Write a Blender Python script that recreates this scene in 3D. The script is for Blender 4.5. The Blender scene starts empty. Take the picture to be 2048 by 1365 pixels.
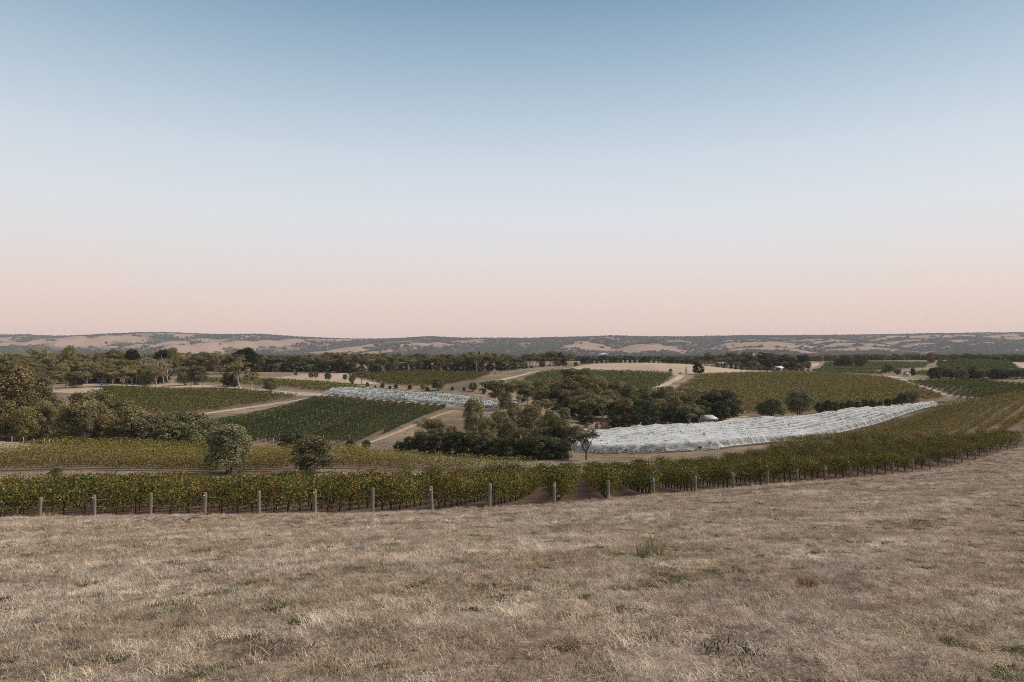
import bpy, math, random
import numpy as np

# ---------------------------------------------------------------- camera, sky, sun, exposure
F, CX, HZ = 1365.0, 1024.0, 712.0          # focal length and eye-level line, in pixels of a 2048 wide frame
scene = bpy.context.scene
COL = scene.collection
cam_data = bpy.data.cameras.new('camera')
cam_data.sensor_width = 36.0
cam_data.lens = 24.0
cam_data.shift_y = (HZ - 682.5) / 2048.0
cam_data.clip_start = 0.1
cam_data.clip_end = 40000.0
cam = bpy.data.objects.new('camera', cam_data)
cam.location = (0, 0, 0)
cam.rotation_euler = (math.radians(90), 0, 0)
COL.objects.link(cam)
scene.camera = cam

SUN_EL, SUN_AZ = math.radians(44), math.radians(76)      # azimuth clockwise from +Y (to the right of the view)
world = bpy.data.worlds.new('World')
scene.world = world
world.use_nodes = True
wn, wl = world.node_tree.nodes, world.node_tree.links
wn.clear()
def lin(c):
    c = c / 255.0
    return c / 12.92 if c <= 0.04045 else ((c + 0.055) / 1.055) ** 2.4
def rgb(r, g, b): return (lin(r), lin(g), lin(b), 1.0)
def sky():
    out = wn.new('ShaderNodeOutputWorld')
    bg = wn.new('ShaderNodeBackground')
    tc = wn.new('ShaderNodeTexCoord')
    sep = wn.new('ShaderNodeSeparateXYZ')
    ramp = wn.new('ShaderNodeValToRGB')
    stops = [(0.0, (204, 182, 174)), (0.020, (238, 207, 195)), (0.055, (239, 211, 200)), (0.095, (236, 218, 210)), (0.139, (232, 225, 223)),
             (0.20, (225, 229, 233)), (0.269, (210, 221, 230)), (0.339, (184, 203, 218)), (0.409, (153, 180, 201)),
             (0.47, (123, 157, 183)), (0.70, (94, 122, 150)), (1.0, (80, 104, 132))]
    el = ramp.color_ramp.elements
    el[0].position, el[0].color = 0.0, rgb(*stops[0][1])
    el[1].position, el[1].color = 1.0, rgb(*stops[-1][1])
    for p, c in stops[1:-1]:
        e = el.new(p); e.color = rgb(*c)
    nish = wn.new('ShaderNodeTexSky')
    nish.sky_type = 'NISHITA'
    nish.sun_disc = False
    nish.sun_elevation = SUN_EL
    nish.sun_rotation = SUN_AZ
    nish.air_density = 1.0
    nish.dust_density = 1.5
    sc = wn.new('ShaderNodeVectorMath'); sc.operation = 'SCALE'; sc.inputs['Scale'].default_value = 0.14
    mix = wn.new('ShaderNodeMix'); mix.data_type = 'RGBA'
    mix.inputs['Factor'].default_value = 0.06
    wl.new(tc.outputs['Generated'], sep.inputs[0])
    wl.new(sep.outputs['Z'], ramp.inputs['Fac'])
    wl.new(nish.outputs['Color'], sc.inputs[0])
    wl.new(ramp.outputs['Color'], mix.inputs['A'])
    wl.new(sc.outputs[0], mix.inputs['B'])
    wl.new(mix.outputs['Result'], bg.inputs['Color'])
    bg.inputs['Strength'].default_value = 1.0
    wl.new(bg.outputs[0], out.inputs['Surface'])
sky()
sun_data = bpy.data.lights.new('sun', 'SUN')
sun_data.energy = 5.0
sun_data.angle = math.radians(20)
sun_data.color = (1.0, 0.83, 0.68)
sun = bpy.data.objects.new('sun', sun_data)
# light travels away from the sun's direction
from mathutils import Vector
sdir = Vector((math.sin(SUN_AZ) * math.cos(SUN_EL), math.cos(SUN_AZ) * math.cos(SUN_EL), math.sin(SUN_EL)))
sun.rotation_euler = (-sdir).to_track_quat('-Z', 'Y').to_euler()
COL.objects.link(sun)
vs = scene.view_settings
vs.view_transform = 'Standard'
try: vs.look = 'None'
except Exception: pass
vs.exposure = 0.0
vs.gamma = 1.0
vs.use_curve_mapping = False
scene.cycles.max_bounces = 5
scene.cycles.diffuse_bounces = 2
scene.cycles.glossy_bounces = 1
scene.cycles.transmission_bounces = 3
scene.cycles.transparent_max_bounces = 12
scene.cycles.volume_bounces = 0
scene.cycles.use_denoising = False
scene.cycles.use_adaptive_sampling = False
scene.cycles.filter_width = 1.0

# ---------------------------------------------------------------- helpers
rng = np.random.default_rng(7)
random.seed(7)
def vnoise(x, y, s=0):
    x = np.asarray(x, float); y = np.asarray(y, float)
    i = np.floor(x); j = np.floor(y); fx = x - i; fy = y - j
    fx = fx * fx * (3 - 2 * fx); fy = fy * fy * (3 - 2 * fy)
    def h(a, b):
        v = np.sin(a * 127.1 + b * 311.7 + s * 74.7) * 43758.5453
        return v - np.floor(v)
    return (h(i, j) * (1 - fx) + h(i + 1, j) * fx) * (1 - fy) + (h(i, j + 1) * (1 - fx) + h(i + 1, j + 1) * fx) * fy
def fbm(x, y, s=0, o=4):
    t, a, n = 0, 1.0, 0
    for k in range(o):
        t = t + a * vnoise(x, y, s + k); n += a; a *= 0.5; x = x * 2.03 + 3.1; y = y * 2.03 + 1.7
    return t / n
def sstep(a, b, x):
    t = np.clip((np.asarray(x, float) - a) / (b - a), 0, 1); return t * t * (3 - 2 * t)

def np_mesh(name, V, Fq, mat=None, cols=None, smooth=False):
    """mesh from numpy vertices and quads (or triangles)"""
    V = np.asarray(V, np.float32); Fq = np.asarray(Fq, np.int32)
    n, k = Fq.shape
    me = bpy.data.meshes.new(name)
    me.vertices.add(len(V)); me.vertices.foreach_set('co', V.ravel())
    me.loops.add(n * k); me.loops.foreach_set('vertex_index', Fq.ravel())
    me.polygons.add(n); me.polygons.foreach_set('loop_start', np.arange(0, n * k, k, dtype=np.int32))
    if smooth: me.polygons.foreach_set('use_smooth', np.ones(n, bool))
    me.update(calc_edges=True)
    if cols is not None:
        at_ = me.attributes.new('Col', 'FLOAT_COLOR', 'POINT')
        c = np.ones((len(V), 4), np.float32); c[:, :3] = cols
        at_.data.foreach_set('color', c.ravel())
    if mat: me.materials.append(mat)
    return me
def obj(name, data, parent=None, loc=(0, 0, 0), rz=0.0, sc=None):
    o = bpy.data.objects.new(name, data)
    COL.objects.link(o)
    o.location = loc
    o.rotation_euler = (0, 0, rz)
    if sc is not None: o.scale = sc if hasattr(sc, '__len__') else (sc, sc, sc)
    if parent: o.parent = parent
    return o
def tag(o, label=None, cat=None, group=None, kind=None):
    if label: o['label'] = label
    if cat: o['category'] = cat
    if group: o['group'] = group
    if kind: o['kind'] = kind
    return o
ORD = ['first', 'second', 'third', 'fourth', 'fifth', 'sixth', 'seventh', 'eighth', 'ninth', 'tenth', 'eleventh', 'twelfth',
       'thirteenth', 'fourteenth', 'fifteenth', 'sixteenth', 'seventeenth', 'eighteenth', 'nineteenth']
TENS = ['', '', 'twenty', 'thirty', 'forty', 'fifty', 'sixty']
def ordinal(i):          # 0 based
    if i < 19: return ORD[i]
    n = i + 1
    if n % 10 == 0: return TENS[n // 10][:-1] + 'ieth'
    return TENS[n // 10] + '-' + ORD[n % 10 - 1]

class Geo:
    """collects boxes, tubes and cards"""
    def __init__(s): s.V = []; s.F = []; s.C = []; s.n = 0
    def add(s, V, Fq, c=(1, 1, 1)):
        V = np.asarray(V, float); Fq = np.asarray(Fq, int)
        s.V.append(V); s.F.append(Fq + s.n); s.n += len(V)
        c = np.asarray(c, float)
        s.C.append(np.tile(c, (len(V), 1)) if c.ndim == 1 else c)
    def box(s, a, b, c=(1, 1, 1)):
        x0, y0, z0 = a; x1, y1, z1 = b
        s.add([(x0, y0, z0), (x1, y0, z0), (x1, y1, z0), (x0, y1, z0), (x0, y0, z1), (x1, y0, z1), (x1, y1, z1), (x0, y1, z1)],
              [(0, 3, 2, 1), (4, 5, 6, 7), (0, 1, 5, 4), (1, 2, 6, 5), (2, 3, 7, 6), (3, 0, 4, 7)], c)
    def tube(s, P, R, n=6, c=(1, 1, 1), cap=True):
        P = np.asarray(P, float); R = np.broadcast_to(np.asarray(R, float), (len(P),))
        T = np.gradient(P, axis=0); T /= np.linalg.norm(T, axis=1)[:, None] + 1e-9
        up = np.where(np.abs(T[:, 2:3]) > 0.9, [[1., 0, 0]], [[0, 0, 1.]])
        A = np.cross(T, up); A /= np.linalg.norm(A, axis=1)[:, None] + 1e-9
        B = np.cross(T, A)
        ang = np.arange(n) * 2 * np.pi / n
        ring = P[:, None, :] + R[:, None, None] * (np.cos(ang)[None, :, None] * A[:, None, :] + np.sin(ang)[None, :, None] * B[:, None, :])
        V = ring.reshape(-1, 3)
        Fq = []
        for i in range(len(P) - 1):
            for k in range(n):
                Fq.append((i * n + k, i * n + (k + 1) % n, (i + 1) * n + (k + 1) % n, (i + 1) * n + k))
        if cap:
            V = np.vstack([V, P[-1:]])
            m = len(V) - 1; b = (len(P) - 1) * n
            for k in range(0, n, 2): Fq.append((b + k, b + (k + 1) % n, b + (k + 2) % n, m))
        s.add(V, Fq, c)
    def cards(s, Cn, size, aspect=0.6, c=(1, 1, 1), flat=0.0, droop=0.0, N=None, jit=0.6):
        Cn = np.asarray(Cn, float); n = len(Cn)
        if n == 0: return
        u = rng.normal(size=(n, 3)); u[:, 2] *= (1 - flat); u[:, 2] -= droop
        if N is not None:        # leaves lie roughly across the given outward direction
            w_ = N / (np.linalg.norm(N, axis=1)[:, None] + 1e-9) + rng.normal(0, jit, (n, 3)); w_ /= np.linalg.norm(w_, axis=1)[:, None] + 1e-9
            u = rng.normal(size=(n, 3)); u -= (u * w_).sum(1)[:, None] * w_
        u /= np.linalg.norm(u, axis=1)[:, None] + 1e-9
        v = rng.normal(size=(n, 3)) if N is None else np.cross(w_, u)
        if N is None: v[:, 2] *= (1 - flat)
        v -= (v * u).sum(1)[:, None] * u
        v /= np.linalg.norm(v, axis=1)[:, None] + 1e-9
        sz = np.broadcast_to(np.asarray(size, float), (n,))[:, None] * 0.5
        u = u * sz; v = v * sz * aspect
        V = np.stack([Cn - u, Cn + v * 1.0 - u * 0.1, Cn + u, Cn - v * 1.0 - u * 0.1], 1).reshape(-1, 3)
        Fq = np.arange(4 * n).reshape(n, 4)
        c = np.asarray(c, float)
        s.add(V, Fq, np.repeat(c, 4, 0) if c.ndim == 2 else c)
    def mesh(s, name, mat=None, smooth=False):
        return np_mesh(name, np.vstack(s.V), np.vstack(s.F), mat, np.vstack(s.C), smooth)

# ---------------------------------------------------------------- materials
def mat_new(name):
    m = bpy.data.materials.new(name); m.use_nodes = True
    m.node_tree.nodes.clear()
    return m, m.node_tree.nodes, m.node_tree.links
def leaf_mat(name, tint=(1, 1, 1), trans=0.25, vary=0.25, hue=0.03, inst=False):
    """leaf colour from the mesh's own colours, varied a little from plant to plant"""
    m, n, l = mat_new(name)
    out = n.new('ShaderNodeOutputMaterial')
    at_ = n.new('ShaderNodeAttribute'); at_.attribute_name = 'Col'
    if inst:
        at_.attribute_type = 'INSTANCER'; at_.attribute_name = 'tint'
    mul = n.new('ShaderNodeMix'); mul.data_type = 'RGBA'; mul.blend_type = 'MULTIPLY'; mul.inputs['Factor'].default_value = 1
    mul.inputs['B'].default_value = (*tint, 1)
    hs = n.new('ShaderNodeHueSaturation')
    oi = n.new('ShaderNodeObjectInfo')
    mr = n.new('ShaderNodeMapRange'); mr.inputs['To Min'].default_value = 1 - vary; mr.inputs['To Max'].default_value = 1 + vary
    mh = n.new('ShaderNodeMapRange'); mh.inputs['To Min'].default_value = 0.5 - hue; mh.inputs['To Max'].default_value = 0.5 + hue
    fr = n.new('ShaderNodeMath'); fr.operation = 'MULTIPLY'; fr.inputs[1].default_value = 7.31
    fc = n.new('ShaderNodeMath'); fc.operation = 'FRACT'
    l.new(oi.outputs['Random'], mr.inputs['Value'])
    l.new(oi.outputs['Random'], fr.inputs[0]); l.new(fr.outputs[0], fc.inputs[0]); l.new(fc.outputs[0], mh.inputs['Value'])
    l.new(at_.outputs['Color'], mul.inputs['A'])
    if inst:
        own = n.new('ShaderNodeAttribute'); own.attribute_name = 'Col'; l.new(own.outputs['Color'], mul.inputs['B'])
    l.new(mul.outputs['Result'], hs.inputs['Color'])
    l.new(mr.outputs[0], hs.inputs['Value']); l.new(mh.outputs[0], hs.inputs['Hue'])
    d = n.new('ShaderNodeBsdfDiffuse'); t = n.new('ShaderNodeBsdfTranslucent')
    mx = n.new('ShaderNodeMixShader'); mx.inputs[0].default_value = trans
    l.new(hs.outputs[0], d.inputs[0]); l.new(hs.outputs[0], t.inputs[0])
    l.new(d.outputs[0], mx.inputs[1]); l.new(t.outputs[0], mx.inputs[2])
    l.new(mx.outputs[0], out.inputs[0])
    return m
def soil_mat(name, stops, scale=1.0, detail=6, bump=0.0, stretch=(1, 1, 1), scale2=None, rot=0.0):
    """earth or dry ground: colour ramp over two sizes of noise"""
    m, n, l = mat_new(name)
    out = n.new('ShaderNodeOutputMaterial')
    p = n.new('ShaderNodeBsdfPrincipled'); p.inputs['Roughness'].default_value = 1.0; p.inputs['Specular IOR Level'].default_value = 0.05
    tc = n.new('ShaderNodeTexCoord'); mp = n.new('ShaderNodeMapping'); mp.inputs['Scale'].default_value = stretch
    mp.inputs['Rotation'].default_value = (0, 0, rot)
    l.new(tc.outputs['Object'], mp.inputs[0])
    n1 = n.new('ShaderNodeTexNoise'); n1.inputs['Scale'].default_value = scale; n1.inputs['Detail'].default_value = detail; n1.inputs['Roughness'].default_value = 0.65
    n2 = n.new('ShaderNodeTexNoise'); n2.inputs['Scale'].default_value = scale2 or scale * 0.13; n2.inputs['Detail'].default_value = 4
    l.new(mp.outputs[0], n1.inputs['Vector']); l.new(mp.outputs[0], n2.inputs['Vector'])
    ad = n.new('ShaderNodeMath'); ad.operation = 'ADD'; l.new(n1.outputs[0], ad.inputs[0]); l.new(n2.outputs[0], ad.inputs[1])
    hf = n.new('ShaderNodeMath'); hf.operation = 'MULTIPLY'; hf.inputs[1].default_value = 0.5; l.new(ad.outputs[0], hf.inputs[0])
    rp = n.new('ShaderNodeValToRGB'); el = rp.color_ramp.elements
    el[0].position, el[0].color = stops[0][0], (*stops[0][1], 1)
    el[1].position, el[1].color = stops[-1][0], (*stops[-1][1], 1)
    for q, c in stops[1:-1]:
        e = el.new(q); e.color = (*c, 1)
    l.new(hf.outputs[0], rp.inputs[0]); l.new(rp.outputs[0], p.inputs['Base Color'])
    if bump:
        b = n.new('ShaderNodeBump'); b.inputs['Strength'].default_value = bump; b.inputs['Distance'].default_value = 0.05
        l.new(n1.outputs[0], b.inputs['Height']); l.new(b.outputs[0], p.inputs['Normal'])
    l.new(p.outputs[0], out.inputs[0])
    return m
def plain_mat(name, col, rough=0.8, noise=0.15, scale=8.0, stretch=(1, 1, 1), spec=0.2):
    a = tuple(max(0, c * (1 - noise)) for c in col); b = tuple(c * (1 + noise) for c in col)
    m = soil_mat(name, [(0.35, a), (0.65, b)], scale, 5, 0.0, stretch)
    p = [x for x in m.node_tree.nodes if x.type == 'BSDF_PRINCIPLED'][0]
    p.inputs['Roughness'].default_value = rough; p.inputs['Specular IOR Level'].default_value = spec
    return m
# ---------------------------------------------------------------- the lie of the land
# points read off the photograph: (pixel x, pixel y, metres from the camera); heights follow
CTRL = [
 # edge of the paddock along the end posts
 (-420, 1046, 44), (80, 1035, 40), (409, 1030, 37.5), (745, 1027, 36.5), (979, 1016, 37.5), (1108, 1008, 39.5), (1306, 991, 45), (1466, 978, 52),
 (1594, 966, 59), (1700, 957, 66), (1785, 949, 73), (1893, 935, 83.5), (2013, 905, 98), (2120, 888, 112),
 (2048, 952, 60), (2300, 930, 66),
 # back end of the front vines, track
 (-500, 992, 74), (0, 985, 75), (500, 978, 78), (1000, 960, 92), (1165, 948, 99), (1450, 929, 108), (1594, 902, 115), (1800, 889, 118), (2100, 882, 120),
 # second left block
 (-500, 950, 92), (0, 950, 92), (500, 946, 95), (1085, 937, 105), (0, 889, 125), (-400, 875, 130), (300, 898, 125), (680, 903, 128), (1085, 935, 112),
 # valley and tree cluster
 (1000, 917, 128), (800, 905, 135), (1190, 912, 135), (1120, 920, 125),
 # dark block
 (500, 887, 156), (690, 893, 150), (415, 850, 185), (620, 796, 265), (900, 814, 255), (760, 850, 190),
 # left mid block
 (330, 840, 198), (180, 790, 238), (600, 795, 270), (200, 779, 290), (500, 784, 290), (100, 850, 165), (0, 850, 155), (-300, 820, 180),
 # nets
 (640, 789, 272), (740, 782, 310), (1030, 812, 290), (1010, 818, 262),
 (1190, 908, 143), (1330, 907, 137), (1440, 901, 137), (1190, 874, 186), (1364, 862, 190), (1540, 846, 206), (1700, 828, 222), (1870, 816, 219), (1600, 884, 165), (1750, 850, 192),
 # far side of the right net, house
 (1410, 849, 215), (1250, 850, 206), (1540, 836, 236), (1480, 834, 228), (1700, 818, 246), (1900, 801, 272),
 # upper right block
 (1640, 885, 135), (1900, 866, 135), (2048, 862, 126), (2048, 797, 170), (2300, 756, 190), (2300, 838, 130), (1960, 822, 160),
 # middle trees
 (1000, 820, 230), (1130, 812, 290), (1100, 850, 190), (980, 776, 330), (1060, 800, 262),
 # right vineyards
 (1400, 749, 420), (1800, 759, 400), (1600, 790, 320), (1600, 754, 410), (1400, 800, 300), (1900, 776, 320), (2040, 780, 310), (1830, 765, 370),
 (1100, 742, 420), (1250, 782, 310), (1340, 760, 380),
 # tan fields and far blocks
 (1400, 735, 500), (1250, 729, 520), (1150, 734, 480), (1500, 741, 540), (1340, 727, 560),
 (650, 751, 430), (740, 766, 370), (900, 775, 350), (600, 745, 470), (1000, 741, 520), (850, 745, 480), (850, 760, 410),
 (90, 782, 290), (300, 769, 340), (400, 769, 330), (0, 765, 330), (0, 732, 480), (200, 740, 440), (450, 748, 440), (-400, 745, 400),
 (1700, 737, 600), (1700, 725, 740), (1950, 721, 750), (2030, 728, 690), (2040, 760, 430), (1870, 758, 440), (1640, 738, 580), (2300, 720, 700),
]
def P2(px, d): return np.array([(px - CX) / F * d, d])
PX = [P2(a, d) for a, b, d in CTRL]; PZ = [-(b - HZ) / F * d for a, b, d in CTRL]
for x, y, z in [(0, 0, -1.70), (0, 6, -2.76), (0, 14, -4.15), (-10, 14, -4.3), (12, 14, -4.0), (-8, 5, -2.7), (8, 5, -2.5), (0, 25, -6.2), (-20, 25, -6.5), (24, 30, -6.4),
                (0, -10, -0.3), (-20, -5, -0.9), (20, -5, -0.4), (0, -60, 3), (-70, -30, 0), (70, -30, 4), (-60, 15, -5.5), (55, 20, -3.0), (100, 50, -6),
                (0, -300, 0), (-300, -100, -5), (300, -100, 5), (-250, 150, -12), (250, 120, -4), (-700, 200, -9), (700, 200, -5)]:
    PX.append(np.array([x, y])); PZ.append(z)
for px in (-500, 0, 500, 1000, 1500, 2000, 2500):
    PX.append(P2(px, 1000)); PZ.append(-9.0)
PX = np.array(PX, float); PZ = np.array(PZ, float)
def warp(p):
    r = np.linalg.norm(p, axis=-1, keepdims=True) + 1e-6
    return p / r * np.log1p(r / 14.0)
def _k(r2): return np.where(r2 > 0, 0.5 * r2 * np.log(r2 + 1e-20), 0)
WC = warp(PX)
n_ = len(PZ)
K_ = _k(((WC[:, None, :] - WC[None, :, :]) ** 2).sum(-1)) + np.eye(n_) * 0.0006
Pm = np.hstack([np.ones((n_, 1)), WC])
SOL = np.linalg.solve(np.block([[K_, Pm], [Pm.T, np.zeros((3, 3))]]), np.concatenate([PZ, np.zeros(3)]))
def hraw(p):
    w = warp(p); r = np.empty(len(p))
    for i in range(0, len(p), 40000):
        q = w[i:i + 40000]
        d2 = ((q[:, None, :] - WC[None, :, :]) ** 2).sum(-1)
        r[i:i + 40000] = _k(d2) @ SOL[:n_] + SOL[n_] + q @ SOL[n_ + 1:]
    return r
def h(x, y):
    x = np.asarray(x, float); y = np.asarray(y, float); sh = np.broadcast(x, y).shape
    p = np.stack([np.broadcast_to(x, sh).ravel(), np.broadcast_to(y, sh).ravel()], 1)
    z = hraw(p)
    r = np.linalg.norm(p, axis=1)
    far = -9.0 + 4.0 * (fbm(p[:, 0] / 500, p[:, 1] / 500, 3) - 0.5)
    t = sstep(850, 1300, r)
    z = z * (1 - t) + far * t
    z = z + 0.10 * (fbm(p[:, 0] / 2.2, p[:, 1] / 2.2, 11, 3) - 0.5) * sstep(3, 6, r) * (1 - sstep(60, 120, r)) + 0.5 * (fbm(p[:, 0] / 30, p[:, 1] / 30, 5, 3) - 0.5) * sstep(100, 200, r) * (1 - sstep(900, 1200, r))
    return z.reshape(sh)
_D = np.exp(np.linspace(math.log(4), math.log(1200), 420))
def at(px, py, dmin=0):
    """where the ground is seen at this point of the photograph"""
    a = (px - CX) / F
    g = h(a * _D, _D); line = -(py - HZ) / F * _D
    hit = np.where((g >= line) & (_D > dmin))[0]
    i = hit[0] if len(hit) else len(_D) - 1
    d = _D[i]
    if i > 0:
        u0, u1 = g[i - 1] - line[i - 1], g[i] - line[i]
        if u0 < 0 <= u1: d = _D[i - 1] + (_D[i] - _D[i - 1]) * (-u0) / (u1 - u0)
    return np.array([a * d, d])
def hz(p): return float(h(p[0], p[1]))
def inside(poly, x, y):
    poly = np.asarray(poly); c = np.zeros(np.shape(x), bool); j = len(poly) - 1
    for i in range(len(poly)):
        xi, yi = poly[i]; xj, yj = poly[j]
        c ^= ((yi > y) != (yj > y)) & (x < (xj - xi) * (y - yi) / (yj - yi + 1e-12) + xi)
        j = i
    return c
# ---------------------------------------------------------------- ground sheet, cut by land cover
M = {}
M['paddock'] = soil_mat('dry_grass_ground', [(0.32, (0.06, 0.044, 0.034)), (0.42, (0.12, 0.092, 0.072)), (0.50, (0.20, 0.16, 0.125)), (0.60, (0.31, 0.255, 0.205)), (0.75, (0.19, 0.155, 0.12))], 14.0, 10, 0.8, (1.0, 0.7, 1), 1.1, math.radians(48))
M['ground'] = soil_mat('valley_ground', [(0.30, (0.085, 0.075, 0.05)), (0.45, (0.16, 0.13, 0.092)), (0.58, (0.26, 0.21, 0.155)), (0.72, (0.13, 0.10, 0.07))], 0.25, 8, 0.0, (1, 1, 1), 0.03)
M['vine_floor'] = soil_mat('brown_vine_floor', [(0.30, (0.060, 0.038, 0.030)), (0.5, (0.105, 0.070, 0.053)), (0.65, (0.16, 0.115, 0.085)), (0.8, (0.22, 0.17, 0.125))], 1.1, 8, 0.3)
M['soil'] = soil_mat('vineyard_earth', [(0.30, (0.09, 0.065, 0.05)), (0.5, (0.155, 0.115, 0.085)), (0.65, (0.22, 0.17, 0.125)), (0.8, (0.28, 0.22, 0.165))], 0.9, 8, 0.3)
M['field'] = soil_mat('straw_field', [(0.30, (0.27, 0.22, 0.165)), (0.5, (0.37, 0.305, 0.235)), (0.7, (0.43, 0.36, 0.285))], 0.06, 8, 0.0, (1, 0.3, 1), 0.012)
M['track'] = soil_mat('dirt_track', [(0.30, (0.30, 0.245, 0.19)), (0.5, (0.40, 0.335, 0.265)), (0.7, (0.48, 0.415, 0.335))], 0.4, 7, 0.2)
M['plain'] = soil_mat('far_plain', [(0.36, (0.055, 0.065, 0.04)), (0.46, (0.10, 0.105, 0.06)), (0.54, (0.19, 0.165, 0.11)), (0.60, (0.30, 0.25, 0.18)), (0.7, (0.09, 0.095, 0.055))], 0.006, 5, 0.0, (1, 0.5, 1), 0.0012)

POSTS = [(80, 40), (189, 39), (301, 38.2), (409, 37.5), (518, 37.1), (630, 36.7), (745, 36.5), (864, 36.8), (979, 37.5), (1108, 39.3), (1216, 42), (1306, 45), (1391, 48.5),
         (1466, 52), (1534, 55.5), (1594, 59), (1650, 62.5), (1700, 66), (1745, 69.6), (1785, 73.2), (1825, 76.8), (1860, 80.4), (1893, 84), (1924, 87.5), (1951, 91),
         (1975, 94.5), (1996, 98), (2015, 101.5), (2033, 105), (2051, 108.5)]
PP = [P2(a, d) for a, d in POSTS]
left_out = [PP[0] + np.array([-3.1 * k, 0.55 * k]) for k in range(14, 0, -1)]
EDGE = np.array([(-400, 110)] + [tuple(p) for p in left_out + PP] + [(90, 115), (140, 128), (400, 220)])
def edge_y(x): return np.interp(x, EDGE[:, 0], EDGE[:, 1])
def row_end_y(x): return np.interp(x, [-90, -56, -25, 0, 9, 12, 28, 46, 70, 95], [72, 74.5, 78, 88, 97, 99, 105, 113, 117, 119])

POLY = {
 'second_left': [P2(-420, 96), P2(0, 94), P2(500, 96), P2(1060, 105.5), P2(1085, 110), P2(900, 117), P2(680, 127), P2(300, 126), P2(110, 125), P2(0, 114), P2(-420, 104)],
 'dark_block': [P2(418, 187), at(628, 799), at(905, 818), P2(800, 180), P2(695, 152), P2(500, 158), P2(440, 172)],
 'left_mid': [at(330, 838), at(215, 812), at(182, 790), at(215, 779), at(500, 784), at(600, 795)],
 'upper_right': [(50, 138), (60, 133), (72, 127), (93, 124), (150, 126), (195, 168), (136, 178), (124, 192), (127, 203)],
 'net_right': [P2(1095, 151), P2(1190, 143), P2(1330, 137), P2(1440, 137), P2(1870, 219), P2(1882, 228), P2(1700, 227), P2(1540, 209), P2(1350, 193), P2(1190, 189), P2(1095, 176)],
 'net_left': [P2(645, 271), P2(660, 292), P2(730, 311), P2(900, 299), P2(1040, 276), P2(1035, 250), P2(900, 261)],
 'right_big': [at(1545, 829), at(1440, 829), at(1330, 800), at(1352, 778), at(1396, 752), at(1500, 748), at(1600, 747), at(1770, 757), at(1880, 792), at(1895, 797), at(1720, 818)],
 'centre_block': [at(1045, 762), at(1070, 750), at(1120, 743), at(1350, 749), at(1332, 768), at(1270, 805), at(1150, 800), at(1060, 785)],
 'far_left_block': [at(690, 752), at(830, 743), at(985, 747), at(955, 760), at(880, 773), at(770, 770)],
 'thin_left_block': [at(340, 766), at(470, 759), at(560, 763), at(730, 776), at(660, 786), at(560, 775)],
 'right_green': [at(1812, 766), at(1960, 763), at(2120, 772), at(2060, 788), at(1900, 792)],
 'far_right_a': [at(1640, 739), at(1650, 727), at(1860, 727), at(1850, 736), at(1740, 742)],
 'far_right_b': [at(1880, 738), at(1870, 730), at(2000, 721), at(2040, 742), at(1950, 744)],
 'far_right_c': [at(1800, 749), at(1870, 742), at(1950, 746), at(1940, 757)],
 'far_strip': [at(1300, 722), at(1330, 717), at(1560, 720), at(1540, 729), at(1400, 728)],
 'young_rows': [at(1630, 748), at(1632, 741), at(1760, 746), at(1770, 751)],
}
FIELD = {
 'stubble_centre': [at(1110, 742), at(1190, 728), at(1400, 731), at(1600, 742), at(1830, 757), at(1770, 757), at(1600, 747), at(1400, 750), at(1345, 747)],
 'stubble_left': [at(545, 756), at(620, 748), at(690, 747), at(760, 768), at(700, 770)],
 'bare_wedge': [P2(-300, 122), P2(0, 114), P2(108, 125.5), P2(60, 128), P2(-300, 132)],
 'track_verge': [at(95, 784), at(150, 770), at(330, 766), at(640, 790), at(500, 783), at(215, 779), at(160, 788)],
 'right_slope_field': [at(2005, 722), at(2090, 720), at(2090, 745), at(2048, 741)],
 'right_patch': [at(1780, 760), at(1840, 759), at(1960, 763), at(1812, 766)],
}
SOILED = [k for k in POLY if not k.startswith('net')]

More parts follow.
